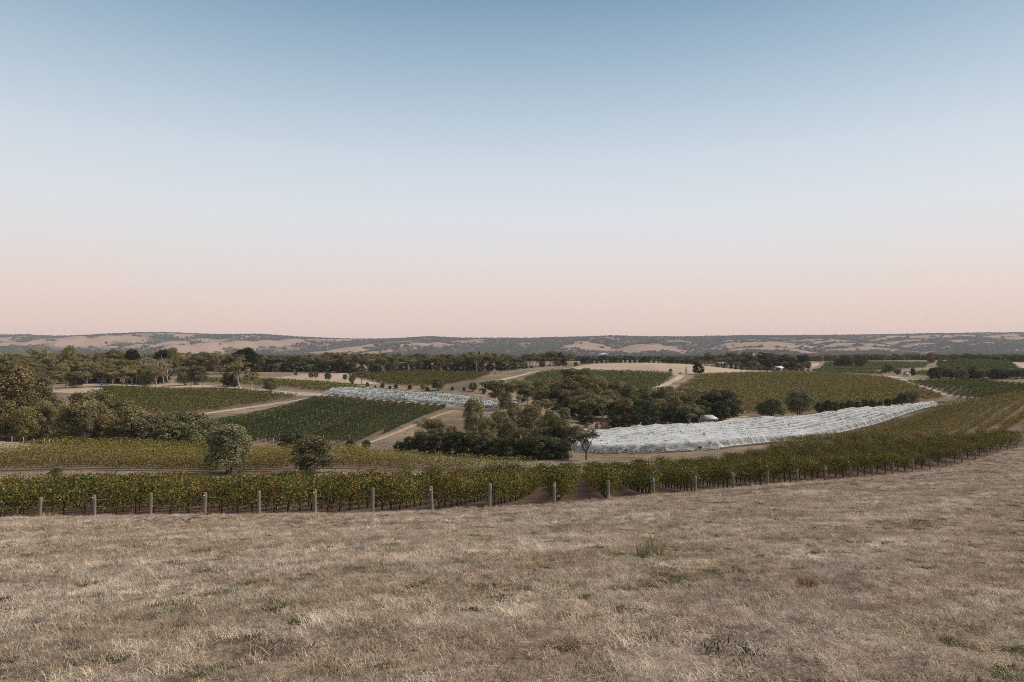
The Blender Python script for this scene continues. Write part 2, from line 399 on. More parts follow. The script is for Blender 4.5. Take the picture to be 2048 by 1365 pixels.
def ground():
    az = np.concatenate([np.radians(np.linspace(-41, 41, 540)), np.radians(np.linspace(46, 314, 50))])
    rr = np.concatenate([[0.4, 1.2, 2.2], np.exp(np.linspace(math.log(3.2), math.log(1000), 470)), np.exp(np.linspace(math.log(1040), math.log(9500), 46))])
    na, nr = len(az), len(rr)
    X = rr[:, None] * np.sin(az)[None, :]; Y = rr[:, None] * np.cos(az)[None, :]
    Z = h(X, Y)
    V = np.stack([X, Y, Z], -1).reshape(-1, 3)
    i = np.arange(nr - 1)[:, None]; k = np.arange(na)[None, :]; k2 = (k + 1) % na
    Q = np.stack([i * na + k, i * na + k2, (i + 1) * na + k2, (i + 1) * na + k], -1).reshape(-1, 4)
    Q = Q[:, ::-1]
    C = V[Q].mean(1); cx, cy = C[:, 0], C[:, 1]
    cls = np.zeros(len(Q), int)
    cls[(cy < edge_y(cx) - 0.15) & (np.hypot(cx, cy) < 400)] = 1
    fr = (cy >= edge_y(cx) - 0.15) & (cy < row_end_y(cx) + 0.5) & (cx > -90) & (cx < 95)
    cls[fr] = 5
    for k_ in SOILED: cls[inside(POLY[k_], cx, cy)] = 2
    for k_, p in FIELD.items(): cls[inside(p, cx, cy) & (cls == 0)] = 3
    cls[(np.hypot(cx, cy) > 1000)] = 4
    for c_, nm, mt in ((0, 'ground', 'ground'), (1, 'paddock_ground', 'paddock'), (2, 'vineyard_ground', 'soil'), (3, 'stubble_field', 'field'), (4, 'plain', 'plain'), (5, 'vine_floor', 'vine_floor')):
        q = Q[cls == c_]
        u, inv = np.unique(q, return_inverse=True)
        tag(obj(nm, np_mesh(nm, V[u], inv.reshape(q.shape), M[mt], None, True)), kind='structure')
    # central disc under the camera
    ring = V[:na]; c0 = np.array([[0, 0, hz((0, 0))]])
    tri = np.stack([np.full(na, na), (np.arange(na) + 1) % na, np.arange(na)], 1)[:, ::-1]
    tag(obj('paddock_ground', np_mesh('paddock_ground', np.vstack([ring, c0]), tri[:, ::-1], M['paddock'])), kind='structure')
ground()

def ribbon(name, pts, w, mat, lift=0.07, jag=0.35):
    """a track laid on the ground along plan points, ragged edges"""
    pts = np.array(pts, float)
    s = np.concatenate([[0], np.cumsum(np.linalg.norm(np.diff(pts, axis=0), axis=1))])
    t = np.arange(0, s[-1], max(0.8, s[-1] / 400))
    P = np.stack([np.interp(t, s, pts[:, 0]), np.interp(t, s, pts[:, 1])], 1)
    for _ in range(6): P[1:-1] = (P[:-2] + 2 * P[1:-1] + P[2:]) / 4
    T = np.gradient(P, axis=0); T /= np.linalg.norm(T, axis=1)[:, None]
    N = np.stack([-T[:, 1], T[:, 0]], 1)
    m = 6; rows = []
    for j in range(m + 1):
        o = (j / m - 0.5) * w
        e = (vnoise(t / 1.7, np.full(len(t), j * 9.0), 4) - 0.5) * jag * (1 if j in (0, m) else 0)
        q = P + N * (o + e)[:, None]
        rows.append(np.column_stack([q, h(q[:, 0], q[:, 1]) + (lift if 0 < j < m else -0.05)]))
    V = np.stack(rows, 1).reshape(-1, 3)
    i = np.arange(len(t) - 1)[:, None]; j = np.arange(m)[None, :]; a = i * (m + 1) + j
    Q = np.stack([a, a + 1, a + m + 2, a + m + 1], -1).reshape(-1, 4)
    return tag(obj(name, np_mesh(name, V, Q[:, ::-1], mat, None, True)), kind='structure')
ribbon('dirt_track', [at(330, 842), at(420, 826), at(520, 812), at(620, 795), at(650, 791)], 2.4, M['track'])
ribbon('dirt_track', [at(650, 792), at(780, 802), at(905, 812), at(1000, 815)], 1.8, M['track'])
ribbon('dirt_track', [at(1000, 815), at(905, 822), P2(800, 176), P2(705, 148), P2(640, 141)], 1.4, M['field'])
ribbon('dirt_road', [P2(1020, 322), at(985, 777), at(966, 772), at(975, 767), at(1010, 758), at(1060, 746), at(1085, 742), at(1200, 743), at(1350, 749)], 4.5, M['track'])
ribbon('dirt_track', [at(1345, 748), at(1363, 752), P2(1325, 345), P2(1300, 310)], 4.5, M['track'])
ribbon('dirt_track', [at(1800, 762), at(1850, 775), at(1895, 791), at(1960, 795)], 2.0, M['track'])
ribbon('dirt_track', [P2(-420, 85), P2(0, 87), P2(400, 88), P2(800, 94), P2(1100, 104), P2(1200, 106)], 6.5, M['track'])
ribbon('dirt_track', [P2(1440, 221), P2(1480, 229), P2(1560, 233), P2(1660, 238), P2(1760, 247)], 4.0, M['track'])
ribbon('dirt_track', [P2(1450, 215), P2(1470, 222), P2(1500, 215), P2(1560, 213)], 4.0, M['track'])
ribbon('dirt_track', [P2(100, 280), at(150, 781), at(230, 776), at(330, 772), at(480, 777), at(600, 787), at(650, 791)], 7.0, M['track'])
ribbon('dirt_road', [P2(1600, 560), P2(1612, 600), P2(1630, 700), P2(1632, 760)], 9.0, M['track'])
ribbon('dirt_track', [(130, 204), (140, 184), (150, 178), (200, 175)], 4.0, M['track'])
# ---------------------------------------------------------------- vines
PAL = {   # leaf colours with their share
 'front': [(.36, (.034, .044, .016)), (.32, (.072, .080, .026)), (.17, (.145, .130, .040)), (.06, (.29, .225, .085)), (.06, (.23, .115, .038)), (.03, (.13, .050, .026))],
 'warm': [(.36, (.040, .046, .017)), (.32, (.088, .086, .028)), (.18, (.165, .138, .044)), (.05, (.28, .21, .075)), (.09, (.21, .105, .038))],
 'slope': [(.30, (.048, .054, .019)), (.34, (.110, .106, .034)), (.22, (.20, .168, .053)), (.06, (.30, .23, .082)), (.08, (.22, .115, .042))],
 'yellow': [(.24, (.066, .074, .024)), (.38, (.148, .138, .042)), (.26, (.235, .195, .060)), (.06, (.33, .25, .09)), (.06, (.24, .125, .046))],
 'dark': [(.50, (.030, .044, .018)), (.36, (.050, .068, .026)), (.12, (.09, .108, .040)), (.02, (.20, .175, .065))],
 'olive': [(.40, (.066, .072, .024)), (.40, (.110, .110, .035)), (.15, (.165, .148, .046)), (.05, (.23, .175, .058))],
 'green': [(.45, (.050, .068, .026)), (.40, (.080, .098, .037)), (.15, (.135, .145, .052))],
 'brown': [(.30, (.070, .076, .028)), (.42, (.132, .124, .042)), (.20, (.185, .158, .052)), (.08, (.20, .13, .048))],
}
def pick(pal, n):
    p = PAL[pal]; w = np.array([a for a, _ in p]); c = np.array([b for _, b in p])
    k = rng.choice(len(p), n, p=w / w.sum())
    return c[k] * 1.36 * rng.uniform(0.75, 1.25, (n, 1))
M['vine_leaf'] = leaf_mat('vine_leaf', trans=0.28, vary=0.22, hue=0.014)
M['bark'] = plain_mat('vine_bark', (0.075, 0.055, 0.042), 0.95, 0.35, 30)
M['grey_wood'] = plain_mat('weathered_post_wood', (0.22, 0.185, 0.155), 0.9, 0.35, 14, (1, 1, 0.12))
M['pale_wood'] = plain_mat('pale_post', (0.42, 0.39, 0.35), 0.8, 0.15, 10)
M['white_paint'] = plain_mat('white_cap', (0.78, 0.76, 0.72), 0.6, 0.05, 10)
M['wire'] = plain_mat('galvanised_wire', (0.30, 0.29, 0.28), 0.5, 0.1, 5)

def clip_rows(poly, ang, spacing, step=1.5, jitter=0.0):
    """parallel lines at heading ang (radians clockwise from +Y) clipped to a plan polygon"""
    poly = np.array(poly, float); u = np.array([math.sin(ang), math.cos(ang)]); v = np.array([u[1], -u[0]])
    a, b = poly @ u, poly @ v
    out = []
    for q in np.arange(b.min() + spacing * 0.5, b.max(), spacing):
        t = np.arange(a.min(), a.max(), step)
        P = t[:, None] * u + q * v
        ins = inside(poly, P[:, 0], P[:, 1])
        if ins.sum() * step < 5: continue
        e = np.flatnonzero(np.diff(np.concatenate([[0], ins.astype(int), [0]])))
        for s0, s1 in zip(e[::2], e[1::2]):
            if (s1 - s0) * step > 5: out.append((P[s0], P[s1 - 1]))
    return out
def row_cards(g, a, b, per_m, size, pal, lo=0.55, hi=1.85, wid=0.42, seed=0, base=(0, 0, 0)):
    a = np.asarray(a, float); b = np.asarray(b, float); L = np.linalg.norm(b - a); u = (b - a) / L; v = np.array([u[1], -u[0]])
    tn = np.linspace(0, L, max(2, int(L / 3) + 1)); zn = h(a[0] + u[0] * tn, a[1] + u[1] * tn)
    n = int(L * per_m); t = rng.uniform(0, L, n)
    q = rng.beta(1.4, 1.1, n)
    top = 0.82 + 0.36 * vnoise(t / 1.3 + seed * 7.7, np.full(n, seed * 3.1), 2)
    zz = lo + (hi - lo) * q * top
    lat = rng.normal(0, 1, n) * wid * (0.55 + 0.6 * q)
    P = np.stack([a[0] + u[0] * t + v[0] * lat, a[1] + u[1] * t + v[1] * lat, np.interp(t, tn, zn) + zz], 1)
    g.cards(P - np.array(base), rng.uniform(0.7, 1.3, n) * size, 0.85, pick(pal, n), N=np.column_stack([v[0] * lat / wid, v[1] * lat / wid, .25 + 1.3 * q ** 2]), jit=.55)

# --- the front block: one row behind each end post
def vine_variant(k):
    g = Geo(); n = 900
    t = rng.uniform(-1.05, 1.05, n); q = rng.beta(1.9, 1.15, n)
    hi = 1.9 + 0.3 * math.sin(k * 2.1)
    zz = 0.28 + (hi - 0.28) * q
    lat = rng.normal(0, 1, n) * (0.30 + 0.34 * q)
    Pn = np.stack([lat, t, zz], 1)
    # hanging and reaching shoots
    for _ in range(18):
        s = np.array([rng.normal(0, .35), rng.uniform(-1, 1), rng.uniform(0.9, 1.7)]); d = np.array([rng.normal(0, .5), rng.normal(0, .4), rng.choice([-.7, .8])])
        f = np.linspace(0, 1, 12)[:, None]
        Pn = np.vstack([Pn, s + d * f * rng.uniform(.4, .95) + rng.normal(0, .04, (12, 3))])
    Pn[:, 2] = np.maximum(Pn[:, 2], 0.18)
    n = len(Pn)
    g.cards(Pn, rng.uniform(0.07, 0.14, n), 0.9, pick('front' if k % 3 else 'warm', n), N=np.column_stack([Pn[:, 0] * 2.5, Pn[:, 0] * 0, .15 + .5 * np.clip(Pn[:, 2] - .6, 0, 2) ** 1.5]), jit=.6)
    return g.mesh('vine_canopy', M['vine_leaf'])
def trunk_variant(k):
    g = Geo()
    x, y = rng.normal(0, .06, 2)
    g.tube([(0, 0, -0.1), (x, y, .3), (x * .3 + .03, -y, .6), (0, 0, .88)], [.075, .06, .058, .07], 6)
    for s in (-1, 1):
        g.tube([(0, 0, .85), (rng.normal(0, .03), s * .35, .95), (rng.normal(0, .03), s * .95, .95)], [.05, .04, .03], 5)
    return g.mesh('trunk', M['bark'], True)
CAN = [vine_variant(k) for k in range(10)]
TRK = [trunk_variant(k) for k in range(5)]
HR = math.atan(0.103)
u_front = np.array([math.sin(HR), math.cos(HR)])
def post_mesh(kind=0):
    g = Geo(); r = 0.095; H = 1.28
    n = 10; ang = np.arange(n) * 2 * np.pi / n
    zs = [-0.25, 0.0, 0.5, 0.9, H - 0.02, H]
    V = []; 
    for i, z in enumerate(zs):
        rr = r * (1 + 0.05 * math.sin(i * 2.3 + kind)) * (0.9 if i == len(zs) - 1 else 1)
        V += [(rr * math.cos(a) * (1 + .05 * math.sin(3 * a + kind)), rr * math.sin(a), z + (0.015 * math.cos(a + kind) if i >= 4 else 0)) for a in ang]
    Q = [(i * n + k, i * n + (k + 1) % n, (i + 1) * n + (k + 1) % n, (i + 1) * n + k) for i in range(len(zs) - 1) for k in range(n)]
    b = (len(zs) - 1) * n
    V.append((0, 0, H)); Q += [(b + k, b + k + 1, b + (k + 2) % n, len(V) - 1) for k in range(0, n, 2)]
    g.add(V, Q)
    return g.mesh('post', M['grey_wood'])
POSTM = [post_mesh(k) for k in range(4)]
def cap_mesh():
    g = Geo(); g.tube([(-0.03, -0.098, 1.13), (-0.03, -0.122, 1.13)], [0.045, 0.04], 8, (1, 1, 1)); return g.mesh('insulator', M['white_paint'])
CAPM = cap_mesh()
gl = Geo(); gl.tube([(0, 0, -0.2), (0, 0, 1.75)], [0.045, 0.04], 6); LINEPOST = gl.mesh('line_post', M['grey_wood'])
BEHIND = 'rows of the front vineyard block'
all_starts = [(p, None) for p in left_out] + [(p, i) for i, p in enumerate(PP)]
for j, (p, i) in enumerate(all_starts):
    p = np.array(p)
    if i is not None:
        z = hz(p); H = [1.0, 1.08, 1.1, 1.08, 1.12, 1.16, 1.2, 1.14, 1.12, 1.08][i % 10] if i < 10 else rng.uniform(0.95, 1.1)
        po = obj('end_post', POSTM[i % 4], None, (p[0], p[1], z), rng.uniform(0, 6.28), (1, 1, H / 1.12))
        po.rotation_euler = (rng.normal(0, .02), rng.normal(0, .025), 0)
        side = 'left' if i < 15 else 'right'
        if i < 15: lab = f'weathered grey end post of the front vine rows, {ordinal(i)} from the left edge'
        else: lab = f'weathered grey end post on the right slope, {ordinal(i)} counting from the left edge'
        tag(po, lab, 'post', 'end posts along the front vines')
        if i in (1, 3, 5, 7, 9, 11, 13, 16): obj('insulator', CAPM, po)
    s = p + u_front * 1.0
    e = p.copy(); L = 2.0
    while True:
        e = p + u_front * (L + 1.8)
        if e[1] > row_end_y(e[0]): break
        L += 1.8
        if L > 80: break
    nv = int((L - 1.0) / 1.8)
    if nv < 1: continue
    r = obj('vine_row', None, None, (p[0], p[1], hz(p)))
    if i is None:
        k = len(left_out) - j
        lab = f'front vine row starting outside the left edge, {ordinal(k - 1)} out from the leftmost post'
    elif i < 15: lab = f'autumn vine row running back from the {ordinal(i)} end post from the left'
    else: lab = f'autumn vine row behind the {ordinal(i)} end post, on the right slope'
    tag(r, lab, 'vine row', BEHIND)
    base = np.array([p[0], p[1], hz(p)])
    tt = 1.0 + 0.9 + 1.8 * np.arange(nv)
    Q = p + u_front * tt[:, None]; zq = h(Q[:, 0], Q[:, 1])
    for m_ in range(nv):
        loc = (Q[m_, 0] - base[0], Q[m_, 1] - base[1], zq[m_] - base[2])
        sc = rng.uniform(0.75, 1.15)
        if m_ > 0 and rng.random() < .05: sc *= .55
        wz = 0.80 + 0.42 * float(vnoise(Q[m_, 0] / 5, Q[m_, 1] / 5, 8))
        obj('vine_canopy', CAN[rng.integers(10)], r, loc, -HR + (math.pi if rng.random() < .5 else 0), (sc * 1.1, 1.0, wz))
        if m_ < 26: obj('trunk', TRK[rng.integers(5)], r, loc, -HR + rng.normal(0, .1) + (math.pi if rng.random() < .5 else 0), (1, 1, 1))
        if m_ % 4 == 3: obj('line_post', LINEPOST, r, (loc[0] + u_front[0] * .9, loc[1] + u_front[1] * .9, loc[2]))
    # trellis wires from the post through the row
    g = Geo()
    end = np.array([Q[-1, 0] - base[0], Q[-1, 1] - base[1], zq[-1] - base[2]])
    for hh in (0.55, 0.95):
        tw = np.linspace(0, tt[-1], 8); W = p + u_front * tw[:, None]
        g.tube(np.column_stack([W[:, 0] - base[0], W[:, 1] - base[1], h(W[:, 0], W[:, 1]) - base[2] + hh]), 0.006, 3, (1, 1, 1), False)
    obj('wire', g.mesh('wire', M['wire']), r)

# --- other blocks whose rows can be told apart: one object per row
def block_rows(key, ang, spacing, per_m, size, pal, lab, group, post=None, hi=1.85, lo=0.5, wid=0.42, pgap=14, rev=False, edge_post=False, near=1.0):
    rows = clip_rows(POLY[key], ang, spacing)
    if rev: rows = rows[::-1]
    for i, (a, b) in enumerate(rows):
        z = hz(a); r = obj('vine_row', None, None, (a[0], a[1], z))
        tag(r, lab.format(ordinal(i)), 'vine row', group)
        g = Geo(); row_cards(g, a, b, per_m * (near if i < 2 else 1), size, pal, lo, hi, wid, i, (a[0], a[1], z))
        obj('foliage', g.mesh('foliage', M['vine_leaf']), r)
        if post:
            L = np.linalg.norm(b - a)
            for t in np.arange(0.0, L, pgap) + (0 if edge_post else rng.uniform(0, 3)):
                q = a + (b - a) * t / L
                obj('line_post', post, r, (q[0] - a[0], q[1] - a[1], hz(q) - z))
    return rows
gp = Geo(); gp.tube([(0, 0, -0.2), (0, 0, 2.05)], [0.03, 0.03], 5); WPOST = gp.mesh('line_post', M['pale_wood'])
gp = Geo(); gp.tube([(0, 0, -0.2), (0, 0, 1.2)], [0.05, 0.05], 5); SPOST = gp.mesh('line_post', M['pale_wood'])
sl_rows = block_rows('second_left', math.atan2(103.8, 9.5), 2.6, 85, 0.17, 'yellow', 'yellowing vine row beyond the lower track, {} back from the track', 'rows of the yellow block left', SPOST, 2.0, .22, .42, 17, True, near=2.2)
block_rows('dark_block', math.atan(0.105), 3.0, 90, 0.24, 'dark', 'dark green vine row below the left white net, {} from the left', 'rows of the dark green block', WPOST, 1.6, .25, .27, 24, False)
block_rows('upper_right', math.radians(46), 3.2, 95, 0.18, 'slope', 'vine row climbing the upper right slope, {} out from the white net', 'rows of the upper right slope', LINEPOST, 1.7, .28, .40, 24, False, True)
# --- far blocks whose rows run together
def block_stuff(key, name, ang, spacing, per_m, size, pal, lab, hi=1.8, wid=0.45):
    g = Geo()
    for i, (a, b) in enumerate(clip_rows(POLY[key], ang, spacing, 2.0)):
        row_cards(g, a, b, per_m, size, pal, .4, hi, wid, i)
    tag(obj(name, g.mesh(name, M['vine_leaf'])), lab, 'vineyard', None, 'stuff')
block_stuff('left_mid', 'vineyard', math.radians(62), 2.8, 22, .36, 'olive', 'olive green vineyard block left of the dirt track and behind the left trees')
block_stuff('right_big', 'vineyard', math.radians(-62), 3.0, 8.5, .62, 'brown', 'broad olive brown vineyard slope above the right hand net')
block_stuff('centre_block', 'vineyard', math.radians(70), 3.0, 9, .60, 'green', 'green vineyard block behind the central gum trees and below the straw field')
block_stuff('far_left_block', 'vineyard', math.radians(65), 3.2, 8, .62, 'olive', 'olive vineyard patch below the far belt of gums')
block_stuff('thin_left_block', 'vineyard', math.radians(65), 3.0, 10, .55, 'olive', 'thin strip of vineyard between the bare track and the pale field at left')
block_stuff('right_green', 'vineyard', math.radians(40), 3.0, 12, .52, 'green', 'fresh green vineyard wedge at the far right above the slope rows')
block_stuff('far_right_a', 'vineyard', math.radians(80), 5.0, 6, .95, 'green', 'far green vineyard behind the two round trees at right')
block_stuff('far_right_b', 'vineyard', math.radians(70), 4.5, 6, .90, 'green', 'far green vineyard on the right hill beside the pale slope')
block_stuff('far_right_c', 'vineyard', math.radians(70), 4.0, 8, .75, 'green', 'small green vineyard patch before the dark hedge at right')
block_stuff('far_strip', 'vineyard', math.radians(75), 5.0, 6, .95, 'olive', 'far vineyard strip behind the straw field and before the grove')
block_stuff('young_rows', 'vineyard', math.radians(12), 6.0, 10, .6, 'green', 'widely spaced young vine rows below the grove road')
# ---------------------------------------------------------------- trees
M['gum_leaf'] = leaf_mat('gum_leaf', trans=0.15, vary=0.22, hue=0.018)
M['gum_bark'] = plain_mat('gum_bark', (0.42, 0.36, 0.30), 0.9, 0.4, 3, (1, 1, 0.3))
M['dark_bark'] = plain_mat('dark_bark', (0.085, 0.065, 0.05), 0.95, 0.3, 4, (1, 1, 0.3))
M['dead_wood'] = plain_mat('dead_wood', (0.30, 0.26, 0.22), 0.9, 0.2, 3, (1, 1, 0.3))
LEAFC = {'gum': [(.072, .068, .034), (.110, .100, .050), (.158, .138, .070), (.21, .178, .094)],
         'warm': [(.084, .077, .035), (.142, .124, .055), (.20, .168, .078), (.25, .208, .105)],
         'dark': [(.032, .040, .022), (.048, .056, .030), (.075, .080, .042), (.11, .105, .056)],
         'black': [(.014, .018, .013), (.020, .026, .017), (.030, .036, .022)],
         'shrub': [(.056, .062, .034), (.090, .094, .050), (.135, .132, .074), (.18, .165, .092)],
         'red': [(.14, .085, .06), (.19, .12, .085), (.22, .15, .11)]}
def clump(g, c, r, n, size, pal, squash=0.7):
    d = rng.normal(size=(n, 3)); d /= np.linalg.norm(d, axis=1)[:, None]
    d[:, 2] = np.where((d[:, 2] < -0.3) & (rng.random(n) < 0.6), -d[:, 2], d[:, 2])
    rad = r * np.clip(rng.normal(.86, .16, n), .3, 1.12)
    Pn = np.asarray(c) + d * rad[:, None] * np.array([1, 1, squash])
    L = LEAFC[pal]; w = rng.normal(0, .7)
    k = np.clip(np.round(rng.normal(len(L) / 2 - .5 + w, .8, n)), 0, len(L) - 1).astype(int)
    g.cards(Pn, rng.uniform(.7, 1.35, n) * size, 0.6, np.array(L)[k] * 1.35 * rng.uniform(.8, 1.2, (n, 1)), N=d + np.array([0, 0, .35]), jit=.5)
def limb(g, a, b, r0, r1, sag=0.0, n=5):
    a = np.asarray(a, float); b = np.asarray(b, float); t = np.linspace(0, 1, n)[:, None]
    mid = rng.normal(0, 0.06, 3) * np.linalg.norm(b - a)
    P = a + (b - a) * t + np.sin(t * np.pi) * (mid + np.array([0, 0, sag]))
    g.tube(P, np.linspace(r0, r1, n), 6)
    return P
def gum(seed, pal='gum', H=12.0, low=0.30, spread=0.36, nl=5, per=150, cs=0.42, bark='gum_bark', crown_r=0.125):
    """spreading eucalypt: forked pale trunk, limbs carrying separate leaf clumps"""
    tg, cg = Geo(), Geo()
    fork = np.array([rng.normal(0, .03) * H, rng.normal(0, .03) * H, H * low * rng.uniform(.7, 1.1)])
    limb(tg, (0, 0, -0.4), fork, .030 * H, .022 * H)
    a0 = rng.uniform(0, 6.28)
    for k in range(nl):
        a = a0 + k * 6.28 / nl + rng.normal(0, .25)
        out = spread * H * rng.uniform(.45, 1.0) * (0.25 if k == 0 else 1)
        tip = np.array([math.cos(a) * out, math.sin(a) * out, H * (rng.uniform(.66, .86) if k else .88)])
        P = limb(tg, fork, tip, .016 * H, .006 * H, .03 * H)
        for m_ in range(4):
            s = P[rng.integers(2, 5)]
            e = s + np.array([rng.normal(0, .13), rng.normal(0, .13), rng.uniform(-.02, .15)]) * H
            e[2] = min(e[2], H * .95)
            limb(tg, s, e, .006 * H, .0025 * H, 0, 4)
            clump(cg, e, crown_r * H * rng.uniform(.75, 1.2), int(per * rng.uniform(.8, 1.3)), cs, pal, .62)
        clump(cg, tip, crown_r * H * rng.uniform(.85, 1.25), int(per * 1.3), cs, pal, .62)
    return tg.mesh('trunk', M[bark], True), cg.mesh('crown', M['gum_leaf'])
def bushy(seed, pal='shrub', H=6.0, wid=0.42, z0=0.12, n=26, per=60, cs=0.26, bark='dark_bark', top=1.0, cr=0.15):
    """dense tree or shrub, leaf clumps right down to near the ground"""
    tg, cg = Geo(), Geo()
    for k in range(3):
        a = rng.uniform(0, 6.28)
        limb(tg, (rng.normal(0, .02) * H, rng.normal(0, .02) * H, -0.3), (math.cos(a) * wid * .4 * H, math.sin(a) * wid * .4 * H, H * .6), .02 * H, .008 * H)
    for k in range(n):
        f = (k + .5) / n
        z = z0 + (top - z0 - .06) * f
        prof = math.sin(math.pi * min(1, (0.22 + 0.70 * f))) ** 0.7
        a = k * 2.399 + rng.normal(0, .3)
        r = wid * prof * rng.uniform(.45, .85)
        clump(cg, (math.cos(a) * r * H, math.sin(a) * r * H, z * H), cr * H * rng.uniform(.75, 1.25), int(per * rng.uniform(.8, 1.2)), cs, pal, .8)
    return tg.mesh('trunk', M[bark], True), cg.mesh('crown', M['gum_leaf'])
def conifer(seed, H=10.0):
    tg, cg = Geo(), Geo()
    limb(tg, (0, 0, -.3), (0, 0, H * .9), .02 * H, .004 * H)
    for k in range(26):
        f = k / 25; z = H * (.06 + .9 * f); r = H * .22 * (1 - f) ** .8 * rng.uniform(.7, 1)
        a = k * 2.4
        clump(cg, (math.cos(a) * r * .6, math.sin(a) * r * .6, z), .03 * H + r * .55, 50, .3, 'black', .7)
    return tg.mesh('trunk', M['dark_bark'], True), cg.mesh('crown', M['gum_leaf'])
def dead(seed, H=11.0):
    tg = Geo()
    P = limb(tg, (0, 0, -.3), (rng.normal(0, .4), rng.normal(0, .4), H * .5), .022 * H, .014 * H)
    for k in range(7):
        s = P[rng.integers(2, 5)]; a = rng.uniform(0, 6.28)
        e = s + np.array([math.cos(a) * .2, math.sin(a) * .2, rng.uniform(.25, .5)]) * H
        Q = limb(tg, s, e, .010 * H, .004 * H)
        for m_ in range(3):
            q = Q[rng.integers(2, 5)]
            limb(tg, q, q + np.array([rng.normal(0, .08), rng.normal(0, .08), rng.uniform(.03, .16)]) * H, .005 * H, .002 * H, 0, 3)
    return tg.mesh('trunk', M['dead_wood'], True), None
KIND = {'gum': ([gum(k, 'gum') for k in range(5)], 12.0), 'gum_warm': ([gum(k, 'warm', 12, .26, .36, 6, 150) for k in range(4)], 12.0),
        'gum_dense': ([gum(k, 'gum', 12, .22, .34, 8, 190, .44, 'gum_bark', .14) for k in range(4)], 12.0),
        'gum_tall': ([gum(k, 'gum', 12, .30, .28, 6, 150) for k in range(4)], 12.0),
        'gum_bush': ([bushy(k, 'warm', 12, .36, .08, 34, 230, .42, 'gum_bark', 1, .14) for k in range(4)], 12.0),
        'gum_full': ([bushy(k, 'gum', 12, .38, .05, 36, 230, .42, 'gum_bark', 1, .14) for k in range(4)], 12.0),
        'sapling': ([bushy(k, 'shrub', 6.5, .38, .14, 34, 230, .23, 'dark_bark', 1, .13) for k in range(2)], 6.5),
        'open_sapling': ([gum(1, 'shrub', 6.5, .25, .30, 5, 140, .22, 'dark_bark', .125)], 6.5),
        'shrub': ([bushy(k, 'shrub', 4, .60, .08, 20, 200, .26, 'dark_bark', 1, .2) for k in range(3)], 4.0),
        'dark': ([bushy(k, 'dark', 8, .46, .06, 28, 210, .40, 'dark_bark', 1, .15) for k in range(4)], 8.0),
        'black': ([bushy(k, 'black', 9, .42, .12, 28, 220, .42, 'dark_bark', 1, .15) for k in range(2)], 9.0),
        'round': ([bushy(k, 'shrub', 8, .46, .20, 30, 210, .36, 'dark_bark', 1, .15) for k in range(3)], 8.0),
        'redbush': ([bushy(k, 'red', 3, .75, .05, 14, 150, .25, 'dark_bark', 1, .22) for k in range(2)], 3.0),
        'conifer': ([conifer(0), conifer(1)], 10.0), 'dead': ([dead(k) for k in range(4)], 11.0)}
NAME = {'gum': 'gum_tree', 'gum_warm': 'gum_tree', 'gum_dense': 'gum_tree', 'gum_tall': 'gum_tree', 'gum_bush': 'gum_tree', 'gum_full': 'gum_tree', 'sapling': 'young_gum_tree', 'open_sapling': 'young_gum_tree',
        'shrub': 'shrub', 'dark': 'dark_tree', 'black': 'dark_tree', 'round': 'round_tree', 'redbush': 'dry_shrub', 'conifer': 'conifer_tree', 'dead': 'dead_tree'}
def plant(kind, p, H, lab, group=None, wide=1.0):
    var, H0 = KIND[kind]; tm, cm = var[rng.integers(len(var))]
    s = H / H0
    e = obj(NAME[kind], None, None, (p[0], p[1], hz(p)), rng.uniform(0, 6.28), (s * wide, s * wide, s))
    cat = 'shrub' if kind in ('shrub', 'redbush') else 'tree'
    tag(e, lab, cat, group)
    obj('trunk', tm, e)
    if cm: obj('crown', cm, e)
    return e
def by_px(kind, px, base, top, lab, group=None, d=None, wide=1.0):
    """a plant seen at pixel column px with its foot at pixel row base (or d metres away) and its tip at row top"""
    p = at(px, base) if d is None else P2(px, d)
    zt = -(top - HZ) / F * p[1]
    return plant(kind, p, max(0.8, zt - hz(p)), lab, group, wide)

# two young gums before the yellow block, shrubs on the track
by_px('sapling', 455, 945, 851, 'taller of two young gums before the yellow vine block', None, 93, 1.3)
by_px('sapling', 627, 945, 874, 'shorter of two young gums before the yellow vine block', None, 93.5, 1.6)
by_px('shrub', 113, 955, 935, 'low grey green shrub at the left end of the lower track', None, 90, 1.3)
by_px('shrub', 620, 953, 936, 'small dark bush at the foot of the shorter young gum', None, 90)
by_px('shrub', 482, 948, 939, 'tiny bush right of the taller young gum', None, 91)
by_px('open_sapling', 1172, 923, 858, 'slender open sapling standing alone at the near end of the white net', None, 124)
